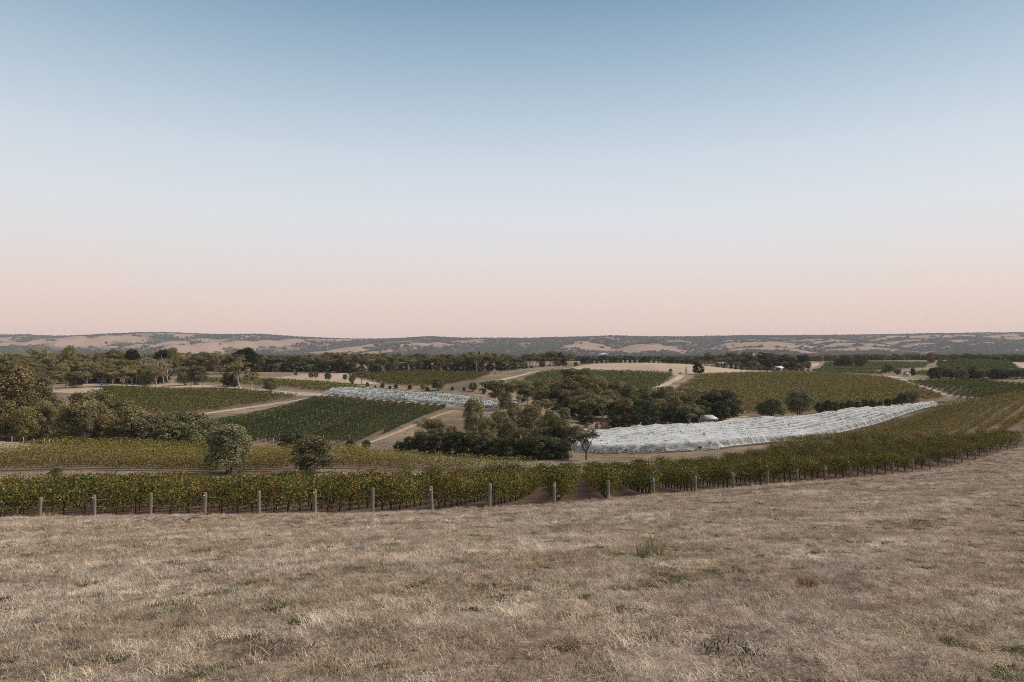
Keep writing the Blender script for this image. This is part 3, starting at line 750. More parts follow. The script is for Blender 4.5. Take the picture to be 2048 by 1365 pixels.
# the dark clump in the valley
G1 = 'trees of the dark valley clump'
for k, px, d, top, lab, w in [
    ('gum_full', 948, 168, 797, 'tallest gum at the upper left of the dark valley clump', .9),
    ('gum_full', 1000, 160, 822, 'gum in the heart of the dark valley clump', 1.15),
    ('gum_full', 1066, 158, 812, 'broad gum at the back right of the dark valley clump', 1.15),
    ('gum_dense', 1112, 134, 834, 'gum with pale forked trunk at the right of the dark valley clump', 1.05),
    ('gum_dense', 1142, 130, 853, 'gum at the right end of the clump beside the slender sapling', 1.0),
    ('gum_full', 978, 133, 862, 'bushy gum at the front middle of the dark valley clump', 1.15),
    ('gum_dense', 866, 146, 838, 'flat topped gum at the left of the dark valley clump', 1.3),
    ('gum_full', 905, 148, 852, 'gum between the flat topped one and the tallest one', 1.2),
    ('gum_full', 1045, 134, 858, 'bushy gum before the broad back gum of the clump', 1.15),
    ('gum_full', 1030, 172, 808, 'gum behind the heart of the dark valley clump', 1.0),
    ('gum_full', 1098, 148, 828, 'gum behind the pale forked one at the right of the clump', 1.1),
    ('gum_full', 975, 150, 836, 'rounded gum under the tallest one in the valley clump', 1.1),
    ('gum_full', 1018, 140, 846, 'rounded gum before the heart of the valley clump', 1.1),
    ('gum_full', 840, 142, 862, 'rounded gum near the left tip of the valley clump', 1.2)]:
    by_px(k, px, 0, top, lab, G1, d, w)
for i, (px, d, top) in enumerate([(798, 138, 884), (822, 138, 874), (850, 136, 868), (880, 134, 866), (912, 133, 866), (940, 131, 868), (965, 130, 876), (995, 129, 876), (1022, 128, 876), (1050, 128, 878), (1075, 127, 872), (1100, 127, 874), (1122, 127, 880)]):
    by_px('dark', px, 0, top, f'low dark bush along the near foot of the valley clump, {ordinal(i)} from its left end', 'dark bushes at the foot of the clump', d, 1.45)
# hedge bushes behind the yellow block
for px, d, top, lab in [(578, 134, 866, 'dark green bush behind the yellow block left of the shorter young gum'), (605, 135, 869, 'dark bush right behind the shorter young gum'),
                        (700, 140, 880, 'low dark bush below the dark vine block, left of a pair'), (733, 140, 881, 'low dark bush below the dark vine block, right of a pair')]:
    by_px('dark', px, 0, top, lab, None, d, 1.2)
# near left wood
G2 = 'near left wood'
LW = [('gum_bush', -40, 136, 742, 1.1), ('gum_bush', 28, 142, 735, 1.1), ('gum_bush', 2, 133, 800, 1.1), ('gum_full', 68, 150, 768, 1.1), ('gum_bush', 50, 132, 815, 1.1), ('gum_full', 105, 140, 794, 1.1), ('gum_bush', 130, 132, 826, 1.1), ('gum_full', 84, 136, 805, 1),
      ('gum_full', 160, 146, 786, 1.2), ('gum_dense', 178, 134, 806, 1.2), ('gum_full', 205, 150, 783, 1.2), ('gum_full', 238, 144, 799, 1.2), ('gum_bush', 215, 132, 828, 1.2), ('gum_full', 262, 138, 812, 1.2), ('gum_full', 182, 131, 838, 1.2), ('gum_full', 245, 131, 836, 1.2),
      ('shrub', 285, 132, 836, 1.3), ('shrub', 316, 136, 832, 1.4), ('shrub', 350, 142, 828, 1.3), ('shrub', 385, 148, 828, 1.3), ('shrub', 410, 138, 842, 1.2), ('shrub', 340, 132, 848, 1.3), ('shrub', 374, 133, 850, 1.3), ('shrub', 305, 131, 850, 1.3), ('gum_bush', -80, 140, 752, 1)]
for i, (k, px, d, top, w) in enumerate(LW):
    nm = 'grey green shrub' if k == 'shrub' else 'bushy gum'
    by_px(k, px, 0, top, f'{nm} of the near left wood, {ordinal(sum(1 for q in LW if q[1] < px))} from the left', G2, d, w)
# left wood further up, crowns stacked to the skyline
lw = 0
for d0, x0, x1, step, tops in [(205, -40, 85, 28, (762, 780)), (255, -40, 100, 26, (742, 758)), (310, -30, 330, 23, (734, 746)), (345, -30, 340, 22, (722, 734)), (390, -20, 350, 20, (712, 722)), (430, -20, 480, 18, (704, 713))]:
    for px in np.arange(x0, x1, step):
        px = px + rng.normal(0, 4); d = d0 + rng.normal(0, 8)
        by_px(rng.choice(['gum_warm', 'gum_dense', 'gum_dense', 'gum_bush']), px, 0, rng.uniform(*tops), 'gum in the dense wood at far left, ' + ('at its lower edge' if d0 < 300 else 'in its middle tier' if d0 < 380 else 'on its skyline') + (', left third' if px < 110 else ', middle third' if px < 230 else ', right third'), 'dense wood at far left', d, rng.uniform(1.1, 1.45))
for i, (px, top, k) in enumerate([(140, 692, 'gum_bush'), (78, 699, 'gum_warm'), (228, 698, 'gum_dense'), (265, 700, 'black'), (325, 700, 'black'), (344, 697, 'gum_bush')]):
    by_px(k, px, 0, top, f'tall tree standing clear of the left wood skyline, {ordinal([78, 140, 228, 265, 325, 344].index(px))} of six from the left', 'emergent trees of the left skyline', 405, .8)
by_px('black', 492, 0, 697, 'large black green domed tree on the left skyline', None, 440, 1.35)
for i, px in enumerate(np.arange(130, 335, 14)):
    by_px(rng.choice(['dark', 'shrub']), px, 0, 748 + rng.normal(0, 3), 'dark undergrowth bush behind the trunked gums along the bare track', 'undergrowth behind the trunked gums', 347, 1.7)
for i, px in enumerate([292, 303, 314, 327, 338]):
    by_px('dead', px, 0, 711 + rng.uniform(-3, 4), f'bare pale dead tree at the edge of the left wood, {ordinal(i)} from the left', 'dead trees of the left wood', 338)
# trees with open trunks along the bare track at left
for k, px, base, top, lab, w in [
    ('gum', 205, 767, 733, 'leftmost of the trunked gums along the bare track', 1.1), ('gum_dense', 228, 766, 731, 'second of the trunked gums along the bare track', 1.1), ('gum', 246, 768, 740, 'leaning gum third along the bare track', 1.1),
    ('gum', 272, 769, 733, 'fourth trunked gum along the bare track', 1.1), ('gum', 290, 768, 728, 'fifth trunked gum along the bare track', 1.1), ('gum', 308, 768, 732, 'rightmost of the close row of trunked gums', 1.1),
    ('round', 370, 771, 735, 'left one of the pair of round trees on the bare track', 1.05), ('round', 394, 770, 732, 'right one of the pair of round trees on the bare track', 1.2),
    ('gum', 480, 777, 722, 'sprawling gum with bare pale limbs on the bare track', 1.1), ('dark', 455, 773, 746, 'dark tree left of the sprawling gum', 1.0), ('dark', 470, 774, 748, 'dark tree under the sprawling gum', 1.0),
    ('gum', 505, 779, 745, 'small gum right of the sprawling gum', 1.0), ('round', 541, 784, 757, 'lone small tree near the end of the bare track', 1.3)]:
    by_px(k, px, base, top, lab, None, None, w)
for i, (px, b, t) in enumerate([(592, 753, 744), (622, 757, 745), (632, 757, 744), (656, 762, 745), (690, 761, 749), (704, 767, 751)]):
    by_px('round', px, b, t, f'small round tree on the pale field at left, {ordinal(i)} of six from the left', 'small trees on the pale field', None, 1.0)
# far belt of gums
for d0, x0, x1, step, tops in [(482, 345, 780, 19, (709, 718)), (505, 352, 1130, 15, (706, 716)), (540, 365, 1160, 20, (703, 712))]:
    for px in np.arange(x0, x1, step):
        px = px + rng.normal(0, 4)
        by_px(rng.choice(['gum_tall', 'gum', 'gum_dense', 'gum_dense']), px, 0, rng.uniform(*tops), ('front row ' if d0 < 490 else 'middle row ' if d0 < 520 else 'back row ') + 'gum in the far belt ' + ('above the bare track at left' if px < 560 else 'behind the pale field' if px < 700 else 'behind the olive vineyard patch' if px < 930 else 'left of the utility poles'), 'far belt of gums', d0 + rng.normal(0, 5), rng.uniform(1.0, 1.35))
for px, top, k, lab in [(958, 703, 'conifer', 'dark conifer rising from the far belt of gums'), (1100, 703, 'gum_dense', 'flat broad gum standing above the right end of the far belt'), (1118, 706, 'black', 'black round tree beside the flat broad gum on the far belt'), (1142, 707, 'gum', 'small flat gum at the right tip of the far belt')]:
    by_px(k, px, 0, top, lab, None, 535, 1.2)
for i, px in enumerate(np.arange(350, 1150, 17)):
    by_px(rng.choice(['dark', 'dark', 'shrub']), px + rng.normal(0, 3), 0, 727 + rng.normal(0, 3), 'dark understorey bush under the far belt, ' + ('left of the pale field' if px < 560 else 'behind the pale field' if px < 700 else 'behind the olive vineyard patch' if px < 930 else 'near the utility poles'), 'understorey of the far belt', 475 if px < 780 else 500, 1.5)
# bushes between the left net and the far blocks
for i, (k, px, d, top, w) in enumerate([('gum', 722, 350, 742, 1.2), ('gum', 748, 352, 745, 1.3), ('dark', 705, 345, 762, 1), ('dark', 735, 335, 765, 1), ('dark', 765, 335, 766, 1.2), ('dark', 792, 334, 769, 1.2), ('dark', 820, 333, 770, 1.2), ('shrub', 846, 338, 769, 1), ('round', 876, 330, 757, 1.3),
        ('dark', 905, 328, 774, 1.2), ('dark', 928, 322, 775, 1.2), ('round', 946, 318, 765, 1.2), ('dark', 968, 312, 779, 1.2), ('dark', 990, 305, 780, 1.2), ('dark', 855, 326, 774, 1.2), ('dark', 780, 328, 772, 1.2), ('dark', 750, 330, 771, 1.1)]):
    by_px(k, px, 0, top, ('tree' if k in ('gum', 'round') else 'dark bush') + ' in the hedge beyond the left net' + (', beyond its ' + ['left', 'middle', 'right'][min(2, max(0, (px - 690) // 105))] + ' part'), 'hedge behind the left net', d, w)
for i, px in enumerate(np.arange(905, 1062, 12)):
    f = (px - 905) / 157
    by_px('shrub', px + rng.normal(0, 2), 0, 761 - 24 * f + rng.normal(0, 2), f'roadside bush above the pale bending road, {ordinal(i)} from the left', 'roadside bushes', 385 + 110 * f, 1.2)
# central trees
CT = [('gum_dense', 1000, 248, 762, 1.1), ('gum', 1035, 240, 757, 1.2), ('gum_full', 1012, 232, 784, 1), ('gum_dense', 1055, 236, 775, 1.2), ('gum_full', 1118, 268, 762, 1.3), ('gum_full', 1085, 262, 772, 1.3), ('gum_dense', 1160, 300, 738, .95), ('gum_dense', 1150, 258, 752, 1.3), ('gum_full', 1186, 250, 757, 1.2), ('dark', 1120, 246, 778, 1.5), ('gum_full', 1140, 240, 780, 1.2), ('gum_full', 1165, 236, 778, 1.2),
      ('gum_full', 1228, 262, 764, 1.2), ('gum_full', 1258, 258, 770, 1.2), ('gum_dense', 1206, 218, 790, 1.2), ('gum_dense', 1180, 216, 786, 1.2), ('gum_full', 1248, 216, 796, 1.3), ('dark', 1145, 222, 800, 1.5), ('gum_dense', 1090, 205, 798, 1.2), ('gum', 1060, 200, 810, 1.1), ('gum_full', 1222, 238, 782, 1.2), ('dark', 1112, 226, 806, 1.4), ('gum_full', 1100, 186, 822, 1.1), ('dark', 1172, 206, 822, 1.2),
      ('gum_full', 1300, 245, 776, 1.2), ('gum_full', 1328, 238, 774, 1.2), ('gum_full', 1316, 215, 800, 1.1), ('gum_full', 1350, 222, 784, 1.2), ('dark', 1284, 226, 800, 1.5), ('gum_full', 1382, 224, 787, 1.1), ('gum_full', 1370, 240, 776, 1.2), ('gum_dense', 1404, 238, 778, 1.2), ('dark', 1342, 208, 812, 1.2), ('gum_dense', 1380, 200, 804, .9), ('dark', 1362, 203, 822, 1), ('dark', 1268, 214, 812, 1.3),
      ('dark', 1425, 232, 788, 1.2), ('dark', 1450, 230, 783, 1.2), ('dark', 1442, 222, 804, 1.0), ('gum_full', 1420, 246, 778, 1.2), ('gum_full', 1462, 238, 790, 1),
      ('gum_dense', 1398, 202, 812, .8), ('gum_full', 1045, 262, 776, 1), ('gum_full', 1070, 225, 800, 1.1), ('gum_full', 1130, 206, 815, 1.1), ('gum_full', 1205, 275, 760, 1.1), ('gum_full', 1240, 285, 765, 1.1), ('gum_full', 1285, 262, 776, 1.1), ('gum_full', 1080, 285, 762, 1), ('gum_full', 1030, 215, 806, 1), ('dark', 1198, 232, 800, 1.2), ('gum_full', 1335, 256, 775, 1.1), ('dark', 1310, 230, 798, 1.2), ('dark', 1405, 222, 800, 1.1), ('gum_full', 1232, 222, 790, 1.1)]
for i, (k, px, d, top, w) in enumerate(CT):
    nm = 'dark tree' if k == 'dark' else 'gum'
    by_px(k, px, 0, top, f'{nm} in the central wood between the two nets, {ordinal(sum(1 for q in CT if q[1] < px))} from its left', 'central wood', d, w * 1.2)
for i, px in enumerate([1232, 1252, 1270, 1292, 1310]):
    by_px('dark', px, 0, [831, 827, 830, 830, 833][i], f'dark clipped bush along the far edge of the right net, {ordinal(i)} from the left', 'bushes along the far edge of the right net', 197, .9)
for i, (px, d, top) in enumerate([(1200, 196, 846), (1215, 199, 840), (1172, 199, 848), (1232, 208, 832)]):
    by_px('redbush', px, 0, top, f'reddish dry shrub left of the clipped bushes, {ordinal([1172, 1200, 1215, 1232].index(px))} from the left', 'reddish dry shrubs', d, 1.0)
for k, px, d, top, lab, w in [('round', 1546, 232, 795, 'dark tree left of the large round one beyond the right net', 1.2), ('round', 1526, 232, 803, 'smaller dark tree at the left of the trees beyond the right net', .9), ('round', 1597, 236, 782, 'large round crowned tree beyond the right net', 1.15),
                              ('round', 1822, 250, 782, 'spreading bush near the right end of the net', 1.3), ('round', 1805, 248, 786, 'bush left of the spreading one near the right end of the net', 1.2)]:
    by_px(k, px, 0, top, lab, None, d, w)
for i, px in enumerate(np.arange(1640, 1800, 15)):
    by_px('dark', px, 0, 806 - 8 * (px - 1640) / 160 + rng.normal(0, 2), f'clipped dark bush in the hedge beyond the right net, {ordinal(i)} from the left', 'hedge beyond the right net', 243 + (px - 1640) * .04, 1.2)
# on the straw field and round the grove
by_px('black', 1396, 749, 727, 'black round tree at the near edge of the straw field', None, None, 1.3)
by_px('conifer', 1372, 748, 733, 'small dark conifer left of the black round tree')
by_px('shrub', 1341, 744, 738, 'small bush on the straw field left of the conifer', None, None, 1.2)
for i, px in enumerate(np.arange(1165, 1400, 9.5)):
    by_px('dark', px, 0, 720 - (6 if i % 6 == 1 else 0) + rng.normal(0, 1.2), 'dark bush in the low hedge behind the straw field, ' + ('left half' if px < 1285 else 'right half'), 'low hedge behind the straw field', 562 + rng.normal(0, 4), 1.4)
for d0, x0, x1, step, tops in [(548, 1452, 1620, 12, (722, 731)), (565, 1440, 1615, 11, (708, 720)), (590, 1404, 1612, 11, (703, 713))]:
    for px in np.arange(x0, x1, step):
        by_px(rng.choice(['gum_dense', 'dark', 'gum_dense', 'gum']), px + rng.normal(0, 3), 0, rng.uniform(*tops), 'tree in the grove round the far white farmhouse, ' + ('front ' if d0 < 560 else 'middle ' if d0 < 580 else 'back ') + 'row, ' + ('left part' if px < 1480 else 'centre' if px < 1550 else 'beside the road'), 'grove round the far building', d0, rng.uniform(1.1, 1.4))
for i, px in enumerate(np.arange(1400, 1640, 12)):
    by_px('shrub', px, 0, 731 + (px - 1400) * .03 + rng.normal(0, 1.5), 'shrub along the far edge of the straw field', 'shrubs edging the straw field', 545 - (px - 1400) * .12, 1.4)
for k, px, d, top, lab, w in [('round', 1693, 610, 711, 'left one of two round trees on the far green vineyard', 1.3), ('round', 1722, 605, 711, 'right one of two round trees on the far green vineyard', 1.2), ('round', 1676, 612, 716, 'smaller tree left of the two round ones', 1.2),
                              ('round', 1778, 500, 728, 'bushy tree before the far right vineyards', 1.4), ('round', 1795, 470, 738, 'low bush beside the bushy tree before the far vineyards', 1.5), ('round', 1768, 480, 738, 'low bush left below the bushy tree', 1.3), ('dark', 1826, 470, 737, 'small dark tree left of the dark hedge at right', .8),
                              ('round', 1862, 660, 717, 'spreading tree left on the far right vineyard', 1.5), ('round', 1880, 655, 719, 'spreading tree right on the far right vineyard', 1.4), ('round', 2043, 310, 768, 'bush cut by the right edge beside the green wedge', 1.2)]:
    by_px(k, px, 0, top, lab, None, d, w)
for i, px in enumerate(np.arange(1868, 2090, 11)):
    by_px(rng.choice(['dark', 'round']), px, 0, 736 + (px - 1868) * .02 + rng.normal(0, 2), 'tree in the thick dark hedge at the far right, ' + ('left half' if px < 1970 else 'right half'), 'thick dark hedge at far right', 440 + rng.normal(0, 5), 1.35)
for i, px in enumerate(np.arange(1640, 2060, 10)):
    by_px(rng.choice(['gum_warm', 'round', 'gum_bush']), px, 0, 709 + rng.normal(0, 1.3), 'tree in the thin skyline scrub at far right, ' + ('left of the spreading pair' if px < 1840 else 'right of the spreading pair' if px < 1960 else 'above the pale slope'), 'skyline scrub at far right', 860 + rng.normal(0, 12), 1.7)
# ---------------------------------------------------------------- bird nets over vines
def net_material():
    m, n, l = mat_new('white_bird_net')
    out = n.new('ShaderNodeOutputMaterial')
    at_ = n.new('ShaderNodeAttribute'); at_.attribute_name = 'Col'
    sp = n.new('ShaderNodeSeparateColor'); l.new(at_.outputs['Color'], sp.inputs[0])
    tc = n.new('ShaderNodeTexCoord'); nz = n.new('ShaderNodeTexNoise'); nz.inputs['Scale'].default_value = 1.1; nz.inputs['Detail'].default_value = 5
    l.new(tc.outputs['Object'], nz.inputs['Vector'])
    mr = n.new('ShaderNodeMapRange'); mr.inputs['From Min'].default_value = .3; mr.inputs['From Max'].default_value = .7; mr.inputs['To Min'].default_value = .62; mr.inputs['To Max'].default_value = 1.08
    l.new(nz.outputs[0], mr.inputs['Value'])
    mu = n.new('ShaderNodeMath'); mu.operation = 'MULTIPLY'; mu.use_clamp = True; l.new(sp.outputs['Red'], mu.inputs[0]); l.new(mr.outputs[0], mu.inputs[1])
    d = n.new('ShaderNodeBsdfDiffuse'); d.inputs[0].default_value = (.64, .685, .715, 1)
    t = n.new('ShaderNodeBsdfTranslucent'); t.inputs[0].default_value = (.64, .685, .715, 1)
    ms = n.new('ShaderNodeMixShader'); ms.inputs[0].default_value = .2; l.new(d.outputs[0], ms.inputs[1]); l.new(t.outputs[0], ms.inputs[2])
    tr = n.new('ShaderNodeBsdfTransparent'); mx = n.new('ShaderNodeMixShader')
    l.new(mu.outputs[0], mx.inputs[0]); l.new(tr.outputs[0], mx.inputs[1]); l.new(ms.outputs[0], mx.inputs[2]); l.new(mx.outputs[0], out.inputs[0])
    return m
M['net'] = net_material()
def seg_dist(poly, x, y):
    poly = np.asarray(poly, float); best = np.full(x.shape, 1e9); arc = np.zeros(x.shape); s0 = 0
    for i in range(len(poly)):
        a, b = poly[i], poly[(i + 1) % len(poly)]; ab = b - a; L = np.hypot(*ab)
        t = np.clip(((x - a[0]) * ab[0] + (y - a[1]) * ab[1]) / (L * L), 0, 1)
        d = np.hypot(x - a[0] - t * ab[0], y - a[1] - t * ab[1])
        k = d < best; best[k] = d[k]; arc[k] = s0 + t[k] * L; s0 += L
    return best, arc
def bird_net(key, ang, lab, lab_v, pitch=3.0, per=2, cell=0.33, H=1.95, rough=1.0):
    poly = np.array(POLY[key], float); u = np.array([math.sin(ang), math.cos(ang)]); v = np.array([u[1], -u[0]])
    a, b = poly @ u, poly @ v
    c0 = poly.mean(0); e = tag(obj('bird_net', None, None, (c0[0], c0[1], hz(c0))), lab, 'netting')
    base = np.array([c0[0], c0[1], hz(c0)])
    b0 = b.min() + pitch * .5
    ns = int((b.max() - b.min()) / (pitch * per)) + 1
    for s in range(ns):
        q0 = b.min() + s * pitch * per; q1 = min(q0 + pitch * per, b.max() + .3)
        if q1 - q0 < 1: continue
        aa = np.arange(a.min() - .4, a.max() + .4, cell * 1.25); bb = np.arange(q0, q1 + cell * .5, cell)
        A, B = np.meshgrid(aa, bb, indexing='ij')
        X = A * u[0] + B * v[0]; Y = A * u[1] + B * v[1]
        ds, arc = seg_dist(poly, X, Y); ins = inside(poly, X, Y)
        hump = 0.5 + 0.5 * np.cos((B - b0) * 2 * np.pi / pitch)
        n1 = fbm(A / 5.5, B / 0.8, 21, 3); n2 = fbm(A / 1.8, B / .6, 31, 2); n3 = fbm(A / 16, B / 6, 41, 2)
        top = H - .62 * (1 - hump) ** 2 + .20 * (n1 - .5) + .10 * rough * (n2 - .5) + .30 * (n3 - .5)
        pole = np.exp(-((np.mod(A + 3.1 * np.floor((B - b0) / pitch + .5), 7.0) - 3.5) / .35) ** 2) * hump
        top += .12 * pole
        pleat = .5 + .5 * np.sin(arc * 2 * np.pi / 3.0 + 1.5 * np.sin(arc * .7))
        fall = np.clip(ds / (1.3 + .25 * (1 - pleat)), 0, 1) ** 0.55
        wob = .35 * (vnoise(A / 3.0, A * 0 + s, 61) - .3)
        seam = 1 - .60 * np.exp(-((B - q0) / .5) ** 2) * (s > 0) - .35 * np.exp(-((B - q1) / .35) ** 2)
        Z = h(X, Y) + .03 + top * fall * seam
        edge = 1 - sstep(.3, 2.2, ds)
        dens = .40 + .38 * n1 + .50 * (hump - .5) + .62 * rough * (n2 - .5)
        fold = np.clip(np.maximum(pleat ** 10, np.abs(np.sin(arc * 5.1 + 4 * n1)) ** 14 * .8), 0, 1)
        dens = dens * (1 - edge) + edge * (.20 + .70 * fold + .65 * np.exp(-(ds / .35) ** 2))
        dens *= seam ** .8
        ok = ins & ((B - q0 > .75 + wob) | (s == 0))
        V = np.stack([X - base[0], Y - base[1], Z - base[2]], -1).reshape(-1, 3)
        nb = len(bb); i = np.arange(len(aa) - 1)[:, None]; j = np.arange(nb - 1)[None, :]; k = i * nb + j
        Q = np.stack([k, k + nb, k + nb + 1, k + 1], -1).reshape(-1, 4)
        okf = ok.ravel()[Q].sum(1) >= 3
        Q = Q[okf]
        if len(Q) < 10: continue
        un, inv = np.unique(Q, return_inverse=True)
        cols = np.repeat(np.clip(dens, .05, .97).reshape(-1, 1), 3, 1)
        obj('net_sheet', np_mesh('net_sheet', V[un], inv.reshape(Q.shape), M['net'], cols[un], True), e)
    g = Geo()
    for i, (p, q) in enumerate(clip_rows(poly, ang, pitch)):
        row_cards(g, p, q, 26, .34, 'dark', .25, 1.85, .42, i)
    tag(obj('netted_vines', g.mesh('netted_vines', M['vine_leaf'])), lab_v, 'vines', None, 'stuff')
    return e
bird_net('net_right', math.atan2(93.9, 82.0), 'white bird net draped over vines on the right, running up the slope', 'dark vines under the right hand white net')
bird_net('net_left', math.atan2(76, -22), 'white bird net over vines at left, above the dark green block', 'dark vines under the left hand white net', 3.0, 2, .4, 1.6, .35)
# ---------------------------------------------------------------- buildings and small things
M['white_wall'] = plain_mat('white_wall', (.52, .51, .48), .8, .06, 3)
M['white_roof'] = plain_mat('pale_metal_roof', (.40, .42, .44), .5, .05, 2, (1, 1, 1), .4)
M['glass_dark'] = plain_mat('dark_window', (.02, .025, .03), .15, .1, 3, (1, 1, 1), .5)
M['timber'] = plain_mat('brown_timber', (.16, .10, .07), .8, .2, 3)
M['red_brick'] = plain_mat('red_brick', (.28, .13, .09), .9, .2, 4)
def gm(fn, name, mat):
    g = Geo(); fn(g); return g.mesh(name, M[mat])
def roof_hip(g, x0, x1, y0, y1, z0, z1, ins):
    ym = (y0 + y1) / 2
    V = [(x0, y0, z0), (x1, y0, z0), (x1, y1, z0), (x0, y1, z0), (x0 + ins, ym, z1), (x1 - ins, ym, z1), (x0, y0, z0 - .15), (x1, y0, z0 - .15), (x1, y1, z0 - .15), (x0, y1, z0 - .15)]
    g.add(V, [(0, 1, 5, 4), (2, 3, 4, 5), (1, 2, 5, 5), (3, 0, 4, 4), (0, 6, 7, 1), (1, 7, 8, 2), (2, 8, 9, 3), (3, 9, 6, 0), (9, 8, 7, 6)])
def pavilion():
    p = P2(1417, 206); z = hz(p)
    e = tag(obj('pavilion', None, None, (p[0], p[1], z), math.radians(-8)), 'open sided white pavilion with pale hipped roof beyond the right net', 'pavilion')
    W, D, Hh = 2.6, 2.2, 2.5
    obj('roof', gm(lambda g: roof_hip(g, -W, W, -D, D, Hh, Hh + .9, 1.4), 'roof', 'white_roof'), e)
    obj('floor', gm(lambda g: g.box((-W + .1, -D + .1, -.4), (W - .1, D - .1, .25)), 'floor', 'timber'), e)
    pm = gm(lambda g: g.box((-.08, -.08, -.3), (.08, .08, Hh - .15)), 'column', 'white_wall')
    for x in (-W + .25, -W / 3, W / 3, W - .25):
        for y in (-D + .25, D - .25): obj('column', pm, e, (x, y, 0))
    obj('wall', gm(lambda g: g.box((-W + .4, D - .7, .25), (W * .1, D - .5, Hh - .2)), 'wall', 'white_wall'), e)
    obj('beam', gm(lambda g: g.box((-W + .2, -D + .18, Hh - .4), (W - .2, -D + .32, Hh - .16)), 'beam', 'white_wall'), e)
    for i, (dx, dy) in enumerate([(-2.0, -1.2), (0.2, -1.3), (2.1, -1.0)]):
        t = tag(obj('table', None, None, (p[0] + dx, p[1] + dy, z + .25)), f'pale outdoor table under the pavilion roof, {ordinal(i)} from the left', 'table', 'tables in the pavilion')
        obj('table_top', gm(lambda g: g.box((-.7, -.4, .70), (.7, .4, .76)), 'table_top', 'white_wall'), t)
        lg = gm(lambda g: g.box((-.03, -.03, 0), (.03, .03, .70)), 'leg', 'timber')
        for x in (-.6, .6):
            for y in (-.3, .3): obj('leg', lg, t, (x, y, 0))
pavilion()
def shed(px, d, w, dep, hh, rise, lab, wall='white_wall', roof='white_roof', rz=0.0, name='house'):
    p = P2(px, d); z = hz(p)
    e = tag(obj(name, None, None, (p[0], p[1], z), rz), lab, 'building')
    obj('wall', gm(lambda g: g.box((-w / 2, -dep / 2, -.8), (w / 2, dep / 2, hh)), 'wall', wall), e)
    o = .35
    def rf(g):
        V = [(-w / 2 - o, -dep / 2 - o, hh), (w / 2 + o, -dep / 2 - o, hh), (w / 2 + o, 0, hh + rise), (-w / 2 - o, 0, hh + rise), (w / 2 + o, dep / 2 + o, hh), (-w / 2 - o, dep / 2 + o, hh)]
        g.add(V + [(a, b, c - .12) for a, b, c in V], [(0, 1, 2, 3), (3, 2, 4, 5), (6, 9, 8, 7), (9, 11, 10, 8), (0, 6, 7, 1), (5, 4, 10, 11), (1, 7, 8, 2), (2, 8, 10, 4), (0, 3, 9, 6), (3, 5, 11, 9)])
    obj('roof', gm(rf, 'roof', roof), e)
    for k in range(max(1, int(w // 3.5))):
        x = -w / 2 + (k + .5) * w / max(1, int(w // 3.5))
        f = obj('window', gm(lambda g: (g.box((x - .65, -dep / 2 - .05, .9), (x + .65, -dep / 2 + .02, 1.0)), g.box((x - .65, -dep / 2 - .05, 2.0), (x + .65, -dep / 2 + .02, 2.1)),
                                        g.box((x - .65, -dep / 2 - .05, 1.0), (x - .57, -dep / 2 + .02, 2.0)), g.box((x + .57, -dep / 2 - .05, 1.0), (x + .65, -dep / 2 + .02, 2.0))), 'window', 'white_wall'), e)
        obj('pane', gm(lambda g: g.box((x - .57, -dep / 2 - .02, 1.0), (x + .57, -dep / 2 + .03, 2.0)), 'pane', 'glass_dark'), f)
    return e
shed(1272, 262, 3.5, 3, 2.0, .8, 'small white shed glimpsed among the central wood')
shed(1556, 533, 6.5, 5, 2.2, 1.6, 'white farmhouse at the near edge of the far grove', rz=.3)
shed(1497, 690, 24, 14, 9.5, 2.5, 'long pale roofed barn rising behind the far grove', 'white_wall', 'white_roof', 0.1, 'barn')
shed(1441, 600, 11, 5, 2.6, .8, 'low white farm shed at the left of the far grove', 'white_wall', 'white_roof', 0.0, 'shed')
shed(1813, 452, 3.2, 3, 1.4, 1.0, 'small pale cottage before the dark hedge at right', rz=.4)
def water_tank(px, py, lab, s=1.0):
    p = at(px, py); z = hz(p)
    e = tag(obj('water_tank', None, None, (p[0], p[1], z)), lab, 'tank')
    obj('body', gm(lambda g: g.tube([(0, 0, -.2), (0, 0, 1.7 * s)], [1.5 * s, 1.5 * s], 16, (1, 1, 1), False), 'body', 'white_wall'), e)
    obj('lid', gm(lambda g: g.tube([(0, 0, 1.7 * s), (0, 0, 2.0 * s), (0, 0, 2.1 * s)], [1.54 * s, .9 * s, .1], 16), 'lid', 'white_roof'), e)
water_tank(1474, 831, 'white water tank beside the track beyond the right net', .8)
water_tank(1803, 766, 'left one of two white tanks at the tip of the green wedge', .9)
water_tank(1809, 766, 'right one of two white tanks at the tip of the green wedge', .7)
water_tank(1362, 749, 'white tank at the top of the track by the straw field', .9)
def pole_box(px, d, hh, lab):
    p = P2(px, d); e = tag(obj('pole', None, None, (p[0], p[1], hz(p))), lab, 'pole')
    obj('shaft', gm(lambda g: g.tube([(0, 0, -.4), (0, 0, hh)], [.14, .10], 8), 'shaft', 'pale_wood'), e)
    obj('head_box', gm(lambda g: g.box((-.55, -.3, hh), (.55, .3, hh + .8)), 'head_box', 'white_wall'), e)
pole_box(1108, 385, 4.3, 'tall pale pole with white box head on the green centre block')
for px, d, hh, lab in [(1091, 478, 6.5, 'utility pole at the right end of the far belt, left of two'), (1105, 505, 7, 'utility pole at the right end of the far belt, right of two')]:
    p = P2(px, d); e = tag(obj('utility_pole', None, None, (p[0], p[1], hz(p))), lab, 'pole')
    obj('shaft', gm(lambda g: g.tube([(0, 0, -.4), (0, 0, hh)], [.16, .11], 8), 'shaft', 'grey_wood'), e)
    obj('crossarm', gm(lambda g: g.box((-1.1, -.07, hh - .9), (1.1, .07, hh - .75)), 'crossarm', 'timber'), e)
